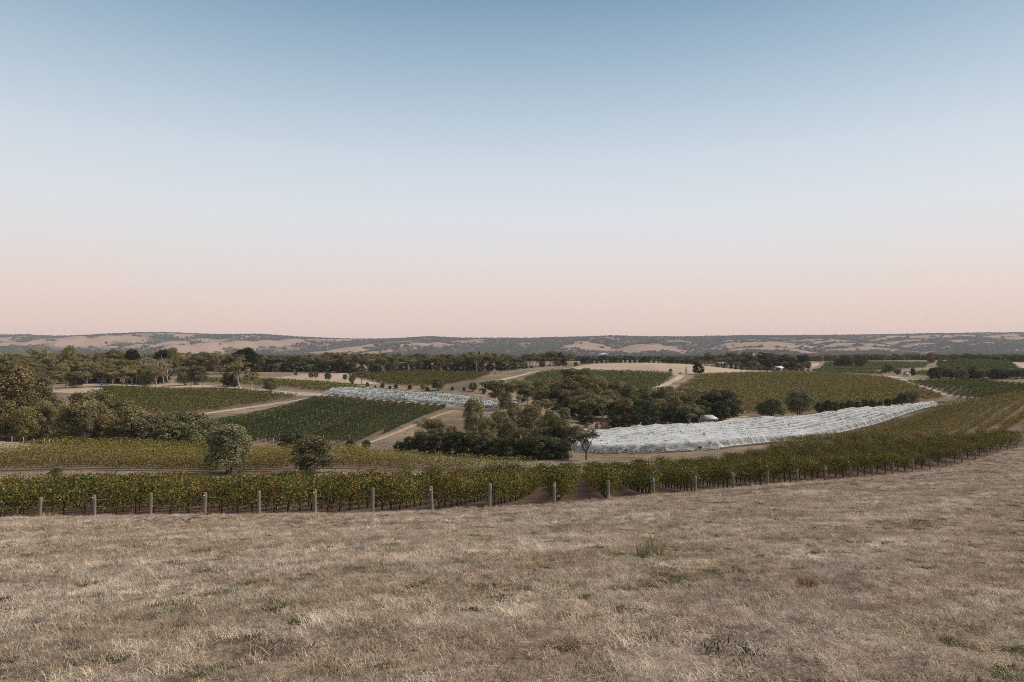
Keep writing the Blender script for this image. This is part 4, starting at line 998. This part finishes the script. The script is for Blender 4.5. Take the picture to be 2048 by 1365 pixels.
# fence posts along the bare wedge at left and along tracks
gp = Geo(); gp.tube([(0, 0, -.3), (.01, 0, .6), (0, .01, 1.25)], [.07, .065, .06], 6); FPOST = gp.mesh('fence_post', M['pale_wood'])
for i, (px, d) in enumerate([(24, 127.5), (47, 127), (68, 126.5), (89, 126.6), (99, 127.5), (116, 127.8)]):
    p = P2(px, d); q = tag(obj('fence_post', FPOST, None, (p[0], p[1], hz(p)), 0, (1, 1, rng.uniform(.8, 1.2))), f'pale fence post by the bare strip at left, {ordinal(i)} from the left edge', 'post', 'fence posts by the bare strip')
    q.rotation_euler = (rng.normal(0, .06), rng.normal(0, .08), 0)
def post_line(a, b, n, lab, grp, hh=1.0):
    for i in range(n):
        p = a + (b - a) * i / (n - 1)
        tag(obj('vineyard_post', FPOST, None, (p[0], p[1], hz(p)), 0, (1, 1, hh)), lab.format(ordinal(i)), 'post', grp)
post_line(P2(500, 155), P2(695, 148), 13, 'pale end post at the foot of the dark green block, {} from the left', 'end posts of the dark block', 1.2)
post_line(at(320, 769), at(440, 772), 14, 'pale post at the edge of the thin vineyard strip, {} from the left', 'end posts of the thin strip', 1.0)
post_line(at(555, 776), at(645, 789), 14, 'pale post beside the bare track by the left net, {} from the left', 'posts beside the left track', 1.0)
post_line(P2(1885, 222), P2(2030, 184), 16, 'pale end post along the crest above the slope rows, {} from the left', 'end posts along the crest', 1.3)
crest = Geo(); row_cards(crest, P2(1878, 226), P2(2035, 187), 60, .24, 'warm', .3, 1.7, .5, 3)
tag(obj('vine_row', crest.mesh('vine_row', M['vine_leaf'])), 'single vine row along the crest above the upper right slope', 'vine row')

# clods and cut canes lying on the paddock
M['clod'] = plain_mat('dark_clod', (.055, .038, .03), 1.0, .4, 30)
def clod(px, py, s, lab):
    p = at(px, py); g = Geo(); n = 9; V = [(0, 0, s * .75)]
    for i, (z, r) in enumerate([(.55, .6), (.15, 1.0), (-.1, 1.05)]):
        V += [(s * r * math.cos(k * 6.283 / n) * rng.uniform(.7, 1.25) * 1.4, s * r * math.sin(k * 6.283 / n) * rng.uniform(.7, 1.25), s * z * rng.uniform(.7, 1.2)) for k in range(n)]
    Q = [(0, 1 + k, 1 + (k + 1) % n, 1 + (k + 1) % n) for k in range(n)] + [(1 + i * n + k, 1 + (i + 1) * n + k, 1 + (i + 1) * n + (k + 1) % n, 1 + i * n + (k + 1) % n) for i in range(2) for k in range(n)]
    q3 = [q for q in Q if q[2] == q[3]]; q4 = [q for q in Q if q[2] != q[3]]
    me = bpy.data.meshes.new('clod'); me.from_pydata(V, [], [q[:3] for q in q3] + q4); me.materials.append(M['clod'])
    tag(obj('earth_clod', me, None, (p[0], p[1], hz(p))), lab, 'clod', 'dark clods on the paddock')
for px, py, s, lab in [(1943, 990, .13, 'dark clod near the right edge below the slope posts'), (12, 1204, .10, 'dark clod at the left edge of the paddock'), (370, 1127, .05, 'tiny dark clod left of centre on the paddock'), (1625, 1109, .09, 'dark clod on the paddock right of centre'), (1658, 965, .12, 'dark clod at the foot of the posts on the right slope')]:
    clod(px, py, s, lab)
def cane(px, py, L, lab):
    p = at(px, py); g = Geo()
    for k in range(7):
        a = rng.normal(0, .5) + (math.pi if k % 2 else 0); l = L * rng.uniform(.5, 1)
        t = np.linspace(0, 1, 6)[:, None]
        P = np.column_stack([math.cos(a) * l * t, math.sin(a) * l * t + rng.normal(0, .04, (6, 1)), .03 + .22 * np.sin(t * 2.4) * rng.uniform(.2, 1)])
        g.tube(P, np.linspace(.014, .005, 6), 4)
    tag(obj('cut_canes', g.mesh('cut_canes', M['bark'], True), None, (p[0], p[1], hz(p))), lab, 'canes', 'cut canes by the posts')
for px, py, lab in [(300, 1046, 'left heap of dark cut canes before the third post'), (372, 1044, 'right heap of dark cut canes before the fourth post')]:
    cane(px, py, 1.1, lab)
# ---------------------------------------------------------------- dry grass of the paddock (one mass, instanced tufts)
M['grass'] = leaf_mat('dry_grass', trans=0.2, vary=0.12, hue=0.006, inst=True)
def blades(n, hmin, hmax, lean, rad, w, curl=.3):
    g = Geo(); V = []; Fq = []; K = []
    for i in range(n):
        a = rng.uniform(0, 6.28); r = rad * math.sqrt(rng.random()); bx, by = r * math.cos(a), r * math.sin(a)
        L = rng.uniform(hmin, hmax); d = rng.uniform(0, 6.28); le = abs(rng.normal(lean, .25)); le = min(le, 1.5)
        dx, dy = math.cos(d), math.sin(d)
        p1 = np.array([bx + dx * math.sin(le * .6) * L * .5, by + dy * math.sin(le * .6) * L * .5, math.cos(le * .6) * L * .5])
        l2 = min(le + curl, 1.62)
        p2 = p1 + np.array([dx * math.sin(l2), dy * math.sin(l2), math.cos(l2)]) * L * .5
        p2[2] = max(p2[2], .006)
        s = np.array([-dy, dx, 0]) * w * .5
        b = len(V)
        V += [np.array([bx, by, -.01]) - s, np.array([bx, by, -.01]) + s, p1 + s * .8, p1 - s * .8, p2]
        K += [[rng.uniform(.5, 1.3)] * 3] * 5
        Fq += [(b, b + 1, b + 2, b + 3), (b + 3, b + 2, b + 4, b + 4)]
    V = np.array(V); Fq = np.array(Fq)
    quads = Fq[Fq[:, 2] != Fq[:, 3]]; tris = Fq[Fq[:, 2] == Fq[:, 3]][:, :3]
    me = bpy.data.meshes.new('tuft'); me.from_pydata(V.tolist(), [], [list(map(int, q)) for q in quads] + [list(map(int, t)) for t in tris]); me.materials.append(M['grass'])
    at_ = me.attributes.new('Col', 'FLOAT_COLOR', 'POINT'); cc = np.ones((len(V), 4), np.float32); cc[:, :3] = K; at_.data.foreach_set('color', cc.ravel())
    return bpy.data.objects.new('grass_tuft', me)
TUFTS = [blades(42, .02, .08, .6, .10, .005), blades(36, .04, .14, .55, .09, .005), blades(46, .08, .26, 1.36, .18, .005, .2), blades(40, .08, .24, 1.44, .20, .0055, .15), blades(55, .02, .06, .7, .14, .006), blades(60, .02, .07, 1.0, .13, .012, .5)]
def scatter_grass():
    out = []
    for d0, d1, dens in [(3.6, 9, 120), (9, 15, 82), (15, 25, 48), (25, 40, 24), (40, 62, 12), (62, 112, 6)]:
        x0, x1 = -0.80 * d1, 0.80 * d1
        n = int((x1 - x0) * (d1 - d0) * dens)
        x = rng.uniform(x0, x1, n); y = rng.uniform(d0, d1, n)
        k = (np.abs(x) < .80 * y + 1.0) & (y < edge_y(x) + rng.uniform(-.8, 1.0, n))
        out.append(np.column_stack([x[k], y[k], np.full(k.sum(), 1.0 + .9 * sstep(8, 60, (d0 + d1) / 2))]))
    P = np.vstack(out); x, y = P[:, 0], P[:, 1]; n = len(P)
    ang = math.radians(52); u = x * math.sin(ang) + y * math.cos(ang); v = x * math.cos(ang) - y * math.sin(ang)
    b1 = fbm(u / 5.5, v / 1.3, 51, 3); b2 = fbm(x / 2.2, y / 2.2, 61, 3); b3 = fbm(x / .7, y / .7, 71, 2); b4 = fbm(x / 9, y / 9, 81, 2)
    # bare and thin places
    keep = rng.random(n) < np.clip(1.12 - 1.3 * sstep(.54, .66, b3 * .5 + b2 * .5), .22, 1)
    # tyre marks beside the vines on the right
    dist = edge_y(x) - y
    rut = np.exp(-((dist - 5.5 - 1.2 * (b4 - .5)) / .8) ** 2) + np.exp(-((dist - 8.2 - 1.2 * (b4 - .5)) / .7) ** 2)
    rut *= sstep(6, 18, x)
    keep &= rng.random(n) > .75 * rut * sstep(.35, .5, b1)
    rutk = rut[keep]
    P, x, y, b1, b2, b3, b4 = P[keep], x[keep], y[keep], b1[keep], b2[keep], b3[keep], b4[keep]; n = len(P)
    thin = sstep(.50, .58, b3 * .5 + b2 * .5)
    flat = sstep(.46, .58, b1 + .25 * (b3 - .5))
    r = rng.random(n)
    kind = np.where(r < np.maximum(.42 + flat * .45, thin * .93), rng.choice([2, 3, 3], n), rng.choice([0, 0, 4, 4, 1], n))
    straw = np.array([.50, .415, .325]); pale = np.array([.61, .53, .43]); red = np.array([.36, .26, .185]); grey = np.array([.36, .32, .27]); green = np.array([.13, .13, .065]); yel = np.array([.52, .42, .26])
    t = np.where(flat[:, None] > .5, pale, straw)
    m1 = sstep(.52, .66, fbm(x / 1.6, y / 1.6, 91, 3))[:, None]; t = t * (1 - .5 * m1) + red * .5 * m1
    m2 = sstep(.48, .60, fbm(u[keep] / 3, v[keep] / 1.2, 95, 3))[:, None]; t = t * (1 - .45 * m2) + grey * .45 * m2
    m3 = sstep(.52, .66, fbm(x / 1.9, y / 1.9, 133, 3))[:, None]; t = t * (1 - .32 * m3) + np.array([.28, .25, .15]) * .32 * m3
    gr = sstep(.655, .72, fbm(x / 1.3, y / 1.3, 99, 3)) * (kind != 3)
    gr = np.maximum(gr, sstep(.70, .76, fbm(x / .5, y / .5, 111, 2)))
    isg = rng.random(n) < gr * .8
    t[isg] = green; kind = np.where(isg, 5, kind)
    rm = (np.clip(rutk * 1.1 * sstep(.36, .52, b1), 0, .85))[:, None]; t = t * (1 - rm) + np.array([.15, .095, .068]) * rm
    ye = rng.random(n) < .03; t[ye] = yel
    near_post = np.min(np.hypot(x[:, None] - np.array(PP)[None, :, 0], y[:, None] - np.array(PP)[None, :, 1]), 1) < .55
    t[near_post] = yel; kind[near_post] = 1
    t *= 1.38 * rng.uniform(.42, 1.22, (n, 1))
    clumpy = sstep(.55, .75, fbm(x / .45, y / .45, 121, 2))
    s = P[:, 2] * rng.uniform(.5, 1.0, n) * (.68 + .4 * b4 + .7 * clumpy * (kind < 2))
    s[near_post] *= 1.3
    rot = np.column_stack([rng.normal(0, .12, n), rng.normal(0, .12, n), rng.uniform(0, 6.28, n)])
    lying = np.isin(kind, (2, 3)); rot[lying, 2] = -ang + rng.normal(0, 1.3, lying.sum())
    z = h(x, y)
    return np.column_stack([x, y, z]), kind, t, s, rot
def instancer(name, pts, kind, tint, scl, rot, sources, lab, cat):
    me = bpy.data.meshes.new(name); n = len(pts)
    me.vertices.add(n); me.vertices.foreach_set('co', np.asarray(pts, np.float32).ravel())
    a = me.attributes.new('kind', 'INT', 'POINT'); a.data.foreach_set('value', np.asarray(kind, np.int32))
    a = me.attributes.new('tint', 'FLOAT_COLOR', 'POINT'); c = np.ones((n, 4), np.float32); c[:, :3] = tint; a.data.foreach_set('color', c.ravel())
    a = me.attributes.new('scl', 'FLOAT_VECTOR', 'POINT'); s = np.asarray(scl, np.float32); s = np.repeat(s[:, None], 3, 1) if s.ndim == 1 else s; a.data.foreach_set('vector', s.ravel())
    a = me.attributes.new('rot', 'FLOAT_VECTOR', 'POINT'); a.data.foreach_set('vector', np.asarray(rot, np.float32).ravel())
    me.update()
    o = tag(obj(name, me), lab, cat, None, 'stuff')
    ng = bpy.data.node_groups.new(name + '_spread', 'GeometryNodeTree')
    ng.interface.new_socket('Geometry', in_out='INPUT', socket_type='NodeSocketGeometry'); ng.interface.new_socket('Geometry', in_out='OUTPUT', socket_type='NodeSocketGeometry')
    N, L = ng.nodes, ng.links
    gi, go, jn = N.new('NodeGroupInput'), N.new('NodeGroupOutput'), N.new('GeometryNodeJoinGeometry')
    def attr(nm, ty):
        q = N.new('GeometryNodeInputNamedAttribute'); q.data_type = ty; q.inputs['Name'].default_value = nm; return q
    ak, as_, ar = attr('kind', 'INT'), attr('scl', 'FLOAT_VECTOR'), attr('rot', 'FLOAT_VECTOR')
    e2r = N.new('FunctionNodeEulerToRotation'); L.new(ar.outputs['Attribute'], e2r.inputs[0])
    for k, so in enumerate(sources):
        oi = N.new('GeometryNodeObjectInfo'); oi.inputs['Object'].default_value = so; oi.transform_space = 'ORIGINAL'
        try: oi.inputs['As Instance'].default_value = True
        except Exception: pass
        cmp_ = N.new('FunctionNodeCompare'); cmp_.data_type = 'INT'; cmp_.operation = 'EQUAL'
        ints = [q for q in cmp_.inputs if q.type == 'INT' and q.enabled] or [q for q in cmp_.inputs if q.type == 'INT']
        L.new(ak.outputs['Attribute'], ints[0]); ints[1].default_value = k
        ip = N.new('GeometryNodeInstanceOnPoints')
        L.new(gi.outputs[0], ip.inputs['Points']); L.new(cmp_.outputs['Result'], ip.inputs['Selection']); L.new(oi.outputs['Geometry'], ip.inputs['Instance'])
        L.new(e2r.outputs[0], ip.inputs['Rotation']); L.new(as_.outputs['Attribute'], ip.inputs['Scale'])
        L.new(ip.outputs[0], jn.inputs[0])
    L.new(jn.outputs[0], go.inputs[0])
    md = o.modifiers.new('spread', 'NODES'); md.node_group = ng
    return o
gp_, gk_, gt_, gs_, gr_ = scatter_grass()
instancer('dry_grass', gp_, gk_, gt_, gs_, gr_, TUFTS, 'dry straw coloured grass covering the whole foreground paddock', 'grass')
# weeds that stand out of the grass
def weed(px, py, hh, r, n, col, lab, lean=.35):
    p = at(px, py); V, Fq, K = [], [], []
    for i in range(n):
        a = rng.uniform(0, 6.28); q = r * math.sqrt(rng.random()); L = hh * rng.uniform(.4, 1); d = rng.uniform(0, 6.28); le = abs(rng.normal(lean, .2))
        o = np.array([q * math.cos(a), q * math.sin(a), 0.]); t = np.array([math.cos(d) * math.sin(le), math.sin(d) * math.sin(le), math.cos(le)]) * L
        s = np.array([-math.sin(d), math.cos(d), 0]) * .004; b = len(V)
        V += [o - s, o + s, o + t * .6 + s * 1.3, o + t * .6 - s * 1.3, o + t + s * .3, o + t - s * .3]; Fq += [(b, b + 1, b + 2, b + 3), (b + 3, b + 2, b + 4, b + 5)]
        K += [np.array(col) * rng.uniform(.6, 1.3)] * 6
    me = np_mesh('weed', np.array(V), np.array(Fq), M['vine_leaf'], np.array(K))
    tag(obj('weed_clump', me, None, (p[0], p[1], hz(p))), lab, 'weed')
weed(1302, 1112, .40, .30, 200, (.27, .235, .14), 'upright olive weed clump on the paddock right of centre')
weed(1612, 1174, .16, .14, 260, (.42, .30, .19), 'small orange brown tuft on the paddock, lower right')
weed(1465, 1306, .09, .30, 240, (.10, .105, .055), 'low dark green weed patch near the bottom right', .9)
weed(545, 1318, .07, .42, 220, (.10, .10, .055), 'low dark green weed patch near the bottom, left of centre', .9)
weed(1362, 1172, .07, .28, 260, (.09, .10, .05), 'low dark green weed patch in the middle of the paddock', .9)
weed(345, 1222, .14, .34, 300, (.26, .245, .13), 'faded green grass clump at lower left', .5)
# rank grass between and under the valley vines and trees
def scatter_far(n=9000):
    x = rng.uniform(-140, 150, n); y = rng.uniform(80, 240, n)
    k = (np.abs(x) < .8 * y) & (y > row_end_y(x) + .5)
    for q in POLY.values(): k &= ~inside(q, x, y)
    x, y = x[k], y[k]; n = len(x)
    t = np.array([[.36, .29, .21]]) * rng.uniform(.6, 1.2, (n, 1)); s = rng.uniform(2.0, 4.0, n)
    return np.column_stack([x, y, h(x, y)]), rng.integers(0, 2, n), t, s, np.column_stack([np.zeros(n), np.zeros(n), rng.uniform(0, 6.28, n)])
a_, b_, c_, d_, e_ = scatter_far()
instancer('valley_grass', a_, b_, c_, d_, e_, TUFTS[:2], 'dry grass tufts on the valley floor and verges', 'grass')

# ---------------------------------------------------------------- hills and the plain before them
RIDGE = [(-700, 674), (-300, 673), (0, 672), (60, 671), (110, 674.5), (200, 671.5), (280, 667), (330, 666), (420, 670.5), (520, 670), (600, 675), (680, 679), (750, 680), (860, 675), (950, 678), (1050, 678), (1200, 674),
         (1250, 674), (1350, 675.5), (1450, 673), (1600, 672.5), (1750, 671), (1850, 669), (1950, 667.5), (2048, 667), (2500, 666), (2900, 668)]
RY = 6600.0
def hill_h(x, y):
    px = CX + F * x / RY
    crest = np.interp(px, [a for a, _ in RIDGE], [-(b - HZ) / F * RY for _, b in RIDGE])
    right = sstep(900, 1900, px)
    y0 = 4300 + 500 * (fbm(x / 900, x * 0, 7, 3) - .5) * 2 - 500 * right
    # spurs and gullies running down towards the viewer
    w1 = fbm(x / 1300, y / 1600, 17, 3)
    skew = x + (RY - y) * .30 + 700 * (w1 - .5)
    sp = (np.abs(np.sin(skew * np.pi / 640)) * 2 - 1.2) * .65 + np.cos(skew * 2 * np.pi / 1370 + 1.3) * .35
    sp2 = np.abs(np.sin((x - (RY - y) * .55 + 300 * (fbm(x / 420, y / 420, 29, 3) - .5)) * np.pi / 270)) * 2 - 1.2
    t = np.clip((y - y0) / (RY - y0), 0, 1.25)
    body = sstep(0, 1, t) * .45 + .55 * t
    body = np.where(t > 1, 1 - .5 * (t - 1), body)
    gul = sp * .28 + sp2 * .045
    mid = np.clip(5 * t * (1 - t), 0, 1) * (1 - .62 * np.clip(t, 0, 1))
    z = crest * (body + (1 - .6 * right) * gul * mid) - 9 * np.clip(1 - t * 3, 0, 1) + 8 * (fbm(x / 130, y / 130, 37, 4) - .5) * np.clip(t * 3, 0, 1)
    big = fbm(x / 620, y / 420, 43, 4) - .5
    fine = fbm(x / 170, y / 240, 87, 3) - .5
    veg = .53 - gul * .75 + .75 * big + .35 * fine + .16 * sstep(.80, 1.0, t) + .22 * (1 - sstep(.05, .30, t))
    veg_r = .54 + 1.5 * (fbm(x / 900, y / 150, 47, 4) - .5) + .16 * sstep(.78, 1, t) + .14 * (1 - sstep(.05, .25, t))
    veg = veg * (1 - right) + right * veg_r
    return z, veg, t
M['hill'] = None
def hill_material():
    m, n, l = mat_new('hill_cover')
    out = n.new('ShaderNodeOutputMaterial'); p = n.new('ShaderNodeBsdfPrincipled'); p.inputs['Roughness'].default_value = 1; p.inputs['Specular IOR Level'].default_value = 0
    at_ = n.new('ShaderNodeAttribute'); at_.attribute_name = 'Col'; sp = n.new('ShaderNodeSeparateColor'); l.new(at_.outputs['Color'], sp.inputs[0])
    tc = n.new('ShaderNodeTexCoord'); nz = n.new('ShaderNodeTexNoise'); nz.inputs['Scale'].default_value = .012; nz.inputs['Detail'].default_value = 8; nz.inputs['Roughness'].default_value = .7
    l.new(tc.outputs['Object'], nz.inputs['Vector'])
    sb = n.new('ShaderNodeMath'); sb.operation = 'MULTIPLY_ADD'; sb.inputs[1].default_value = .7; l.new(nz.outputs[0], sb.inputs[0]); l.new(sp.outputs['Red'], sb.inputs[2])
    rp = n.new('ShaderNodeValToRGB'); el = rp.color_ramp.elements
    el[0].position, el[0].color = .72, (.30, .215, .168, 1); el[1].position, el[1].color = .93, (.060, .062, .038, 1)
    e = el.new(.80); e.color = (.235, .172, .13, 1); e = el.new(.86); e.color = (.13, .11, .072, 1)
    l.new(sb.outputs[0], rp.inputs[0]); l.new(rp.outputs[0], p.inputs['Base Color']); l.new(p.outputs[0], out.inputs[0])
    return m
M['hill'] = hill_material()
def hills():
    xs = np.linspace(-7200, 8200, 640); ys = np.linspace(3500, 7600, 190)
    X, Y = np.meshgrid(xs, ys); Z, veg, t = hill_h(X, Y)
    Z = np.where((Y < 3560), -14, Z)
    V = np.stack([X, Y, Z], -1).reshape(-1, 3); n = len(xs)
    i = np.arange(len(ys) - 1)[:, None]; j = np.arange(n - 1)[None, :]; k = i * n + j
    Q = np.stack([k, k + 1, k + n + 1, k + n], -1).reshape(-1, 4)
    tag(obj('hills', np_mesh('hills', V, Q, M['hill'], np.repeat(veg.reshape(-1, 1), 3, 1), True)), kind='structure')
hills()
M['far_tree'] = leaf_mat('far_tree', trans=0.0, vary=0.2, hue=0.01, inst=True)
def far_blob(seed):
    g = Geo(); n = 90
    d = rng.normal(size=(n, 3)); d /= np.linalg.norm(d, axis=1)[:, None]; d[:, 2] = np.abs(d[:, 2]) * rng.uniform(.3, 1, n)
    g.cards(d * np.array([.55, .55, .75]) * rng.uniform(.6, 1, (n, 1)) + np.array([0, 0, .2]), .42, .9)
    me = g.mesh('far_tree', M['far_tree']); return bpy.data.objects.new('far_tree', me)
BLOBS = [far_blob(k) for k in range(3)]
def far_trees():
    n = 60000
    x = rng.uniform(-5600, 6300, n); y = rng.uniform(3600, 6900, n); z, veg, t = hill_h(x, y)
    k = (veg + .5 * (fbm(x / 90, y / 90, 53, 3) - .5) > .50) & (np.abs(x) < .8 * y)
    k |= (np.abs(t - 1) < .03) & (rng.random(n) < .55) & (np.abs(x) < .8 * y)
    a = np.column_stack([x, y, z])[k]
    n = 14000
    y = 900 + 3300 * rng.random(n) ** .8; x = rng.uniform(-.8, .8, n) * y
    c = fbm(x / 260, y / 130, 59, 3); q = (c > .50) & ~((y < 1000) & (x > 300))
    b = np.column_stack([x, y, h(x, y)])[q]
    pts = np.vstack([a, b]); m = len(pts)
    s = np.concatenate([rng.uniform(9, 17, len(a)), rng.uniform(6, 11, len(b))])
    tint = np.array([[.066, .070, .045]]) * rng.uniform(.7, 1.4, (m, 1)) * np.array([[1, 1, 1]])
    instancer('far_woodland', pts, rng.integers(0, 3, m), tint, np.column_stack([s * 1.4, s * 1.4, s * .85]), np.column_stack([np.zeros(m), np.zeros(m), rng.uniform(0, 6.28, m)]), BLOBS, 'far woodland scattered over the plain and the hills', 'woodland')
far_trees()
# white netted blocks and roofs far out on the plain
def far_sheet(px0, px1, y0, y1, lab, hgt=2.2):
    d0, d1 = y0, y1
    P = [P2(px0, d0), P2(px1, d0), P2(px1, d1), P2(px0, d1)]
    xs = np.linspace(0, 1, 24); g = Geo(); V = []
    for a in xs:
        for b in xs:
            q = (P[0] * (1 - a) + P[1] * a) * (1 - b) + (P[3] * (1 - a) + P[2] * a) * b
            e = min(a, 1 - a, b, 1 - b)
            zz = max(float(hill_h(q[0], q[1])[0]) if q[1] > 3500 else -99, hz(q))
            V.append((q[0], q[1], zz + hgt * min(1, e * 12) + .3 * math.sin(a * 90)))
    Q = [(i * 24 + j, (i + 1) * 24 + j, (i + 1) * 24 + j + 1, i * 24 + j + 1) for i in range(23) for j in range(23)]
    g.add(V, Q); tag(obj('far_net', g.mesh('far_net', M['white_roof'])), lab, 'netting')
far_sheet(1186, 1230, 4500, 4720, 'pale netted field shining on the lower slope of the far hills', 4)
# ---------------------------------------------------------------- haze
def haze():
    g = Geo(); g.box((-9900, -9900, -40), (9900, 9900, 250))
    m, n, l = mat_new('thin_haze'); out = n.new('ShaderNodeOutputMaterial'); v = n.new('ShaderNodeVolumePrincipled')
    v.inputs['Color'].default_value = (.86, .88, .95, 1); v.inputs['Density'].default_value = 0.00006; v.inputs['Anisotropy'].default_value = 0.0
    l.new(v.outputs[0], out.inputs['Volume'])
    tag(obj('haze', g.mesh('haze', m)), kind='stuff')
haze()
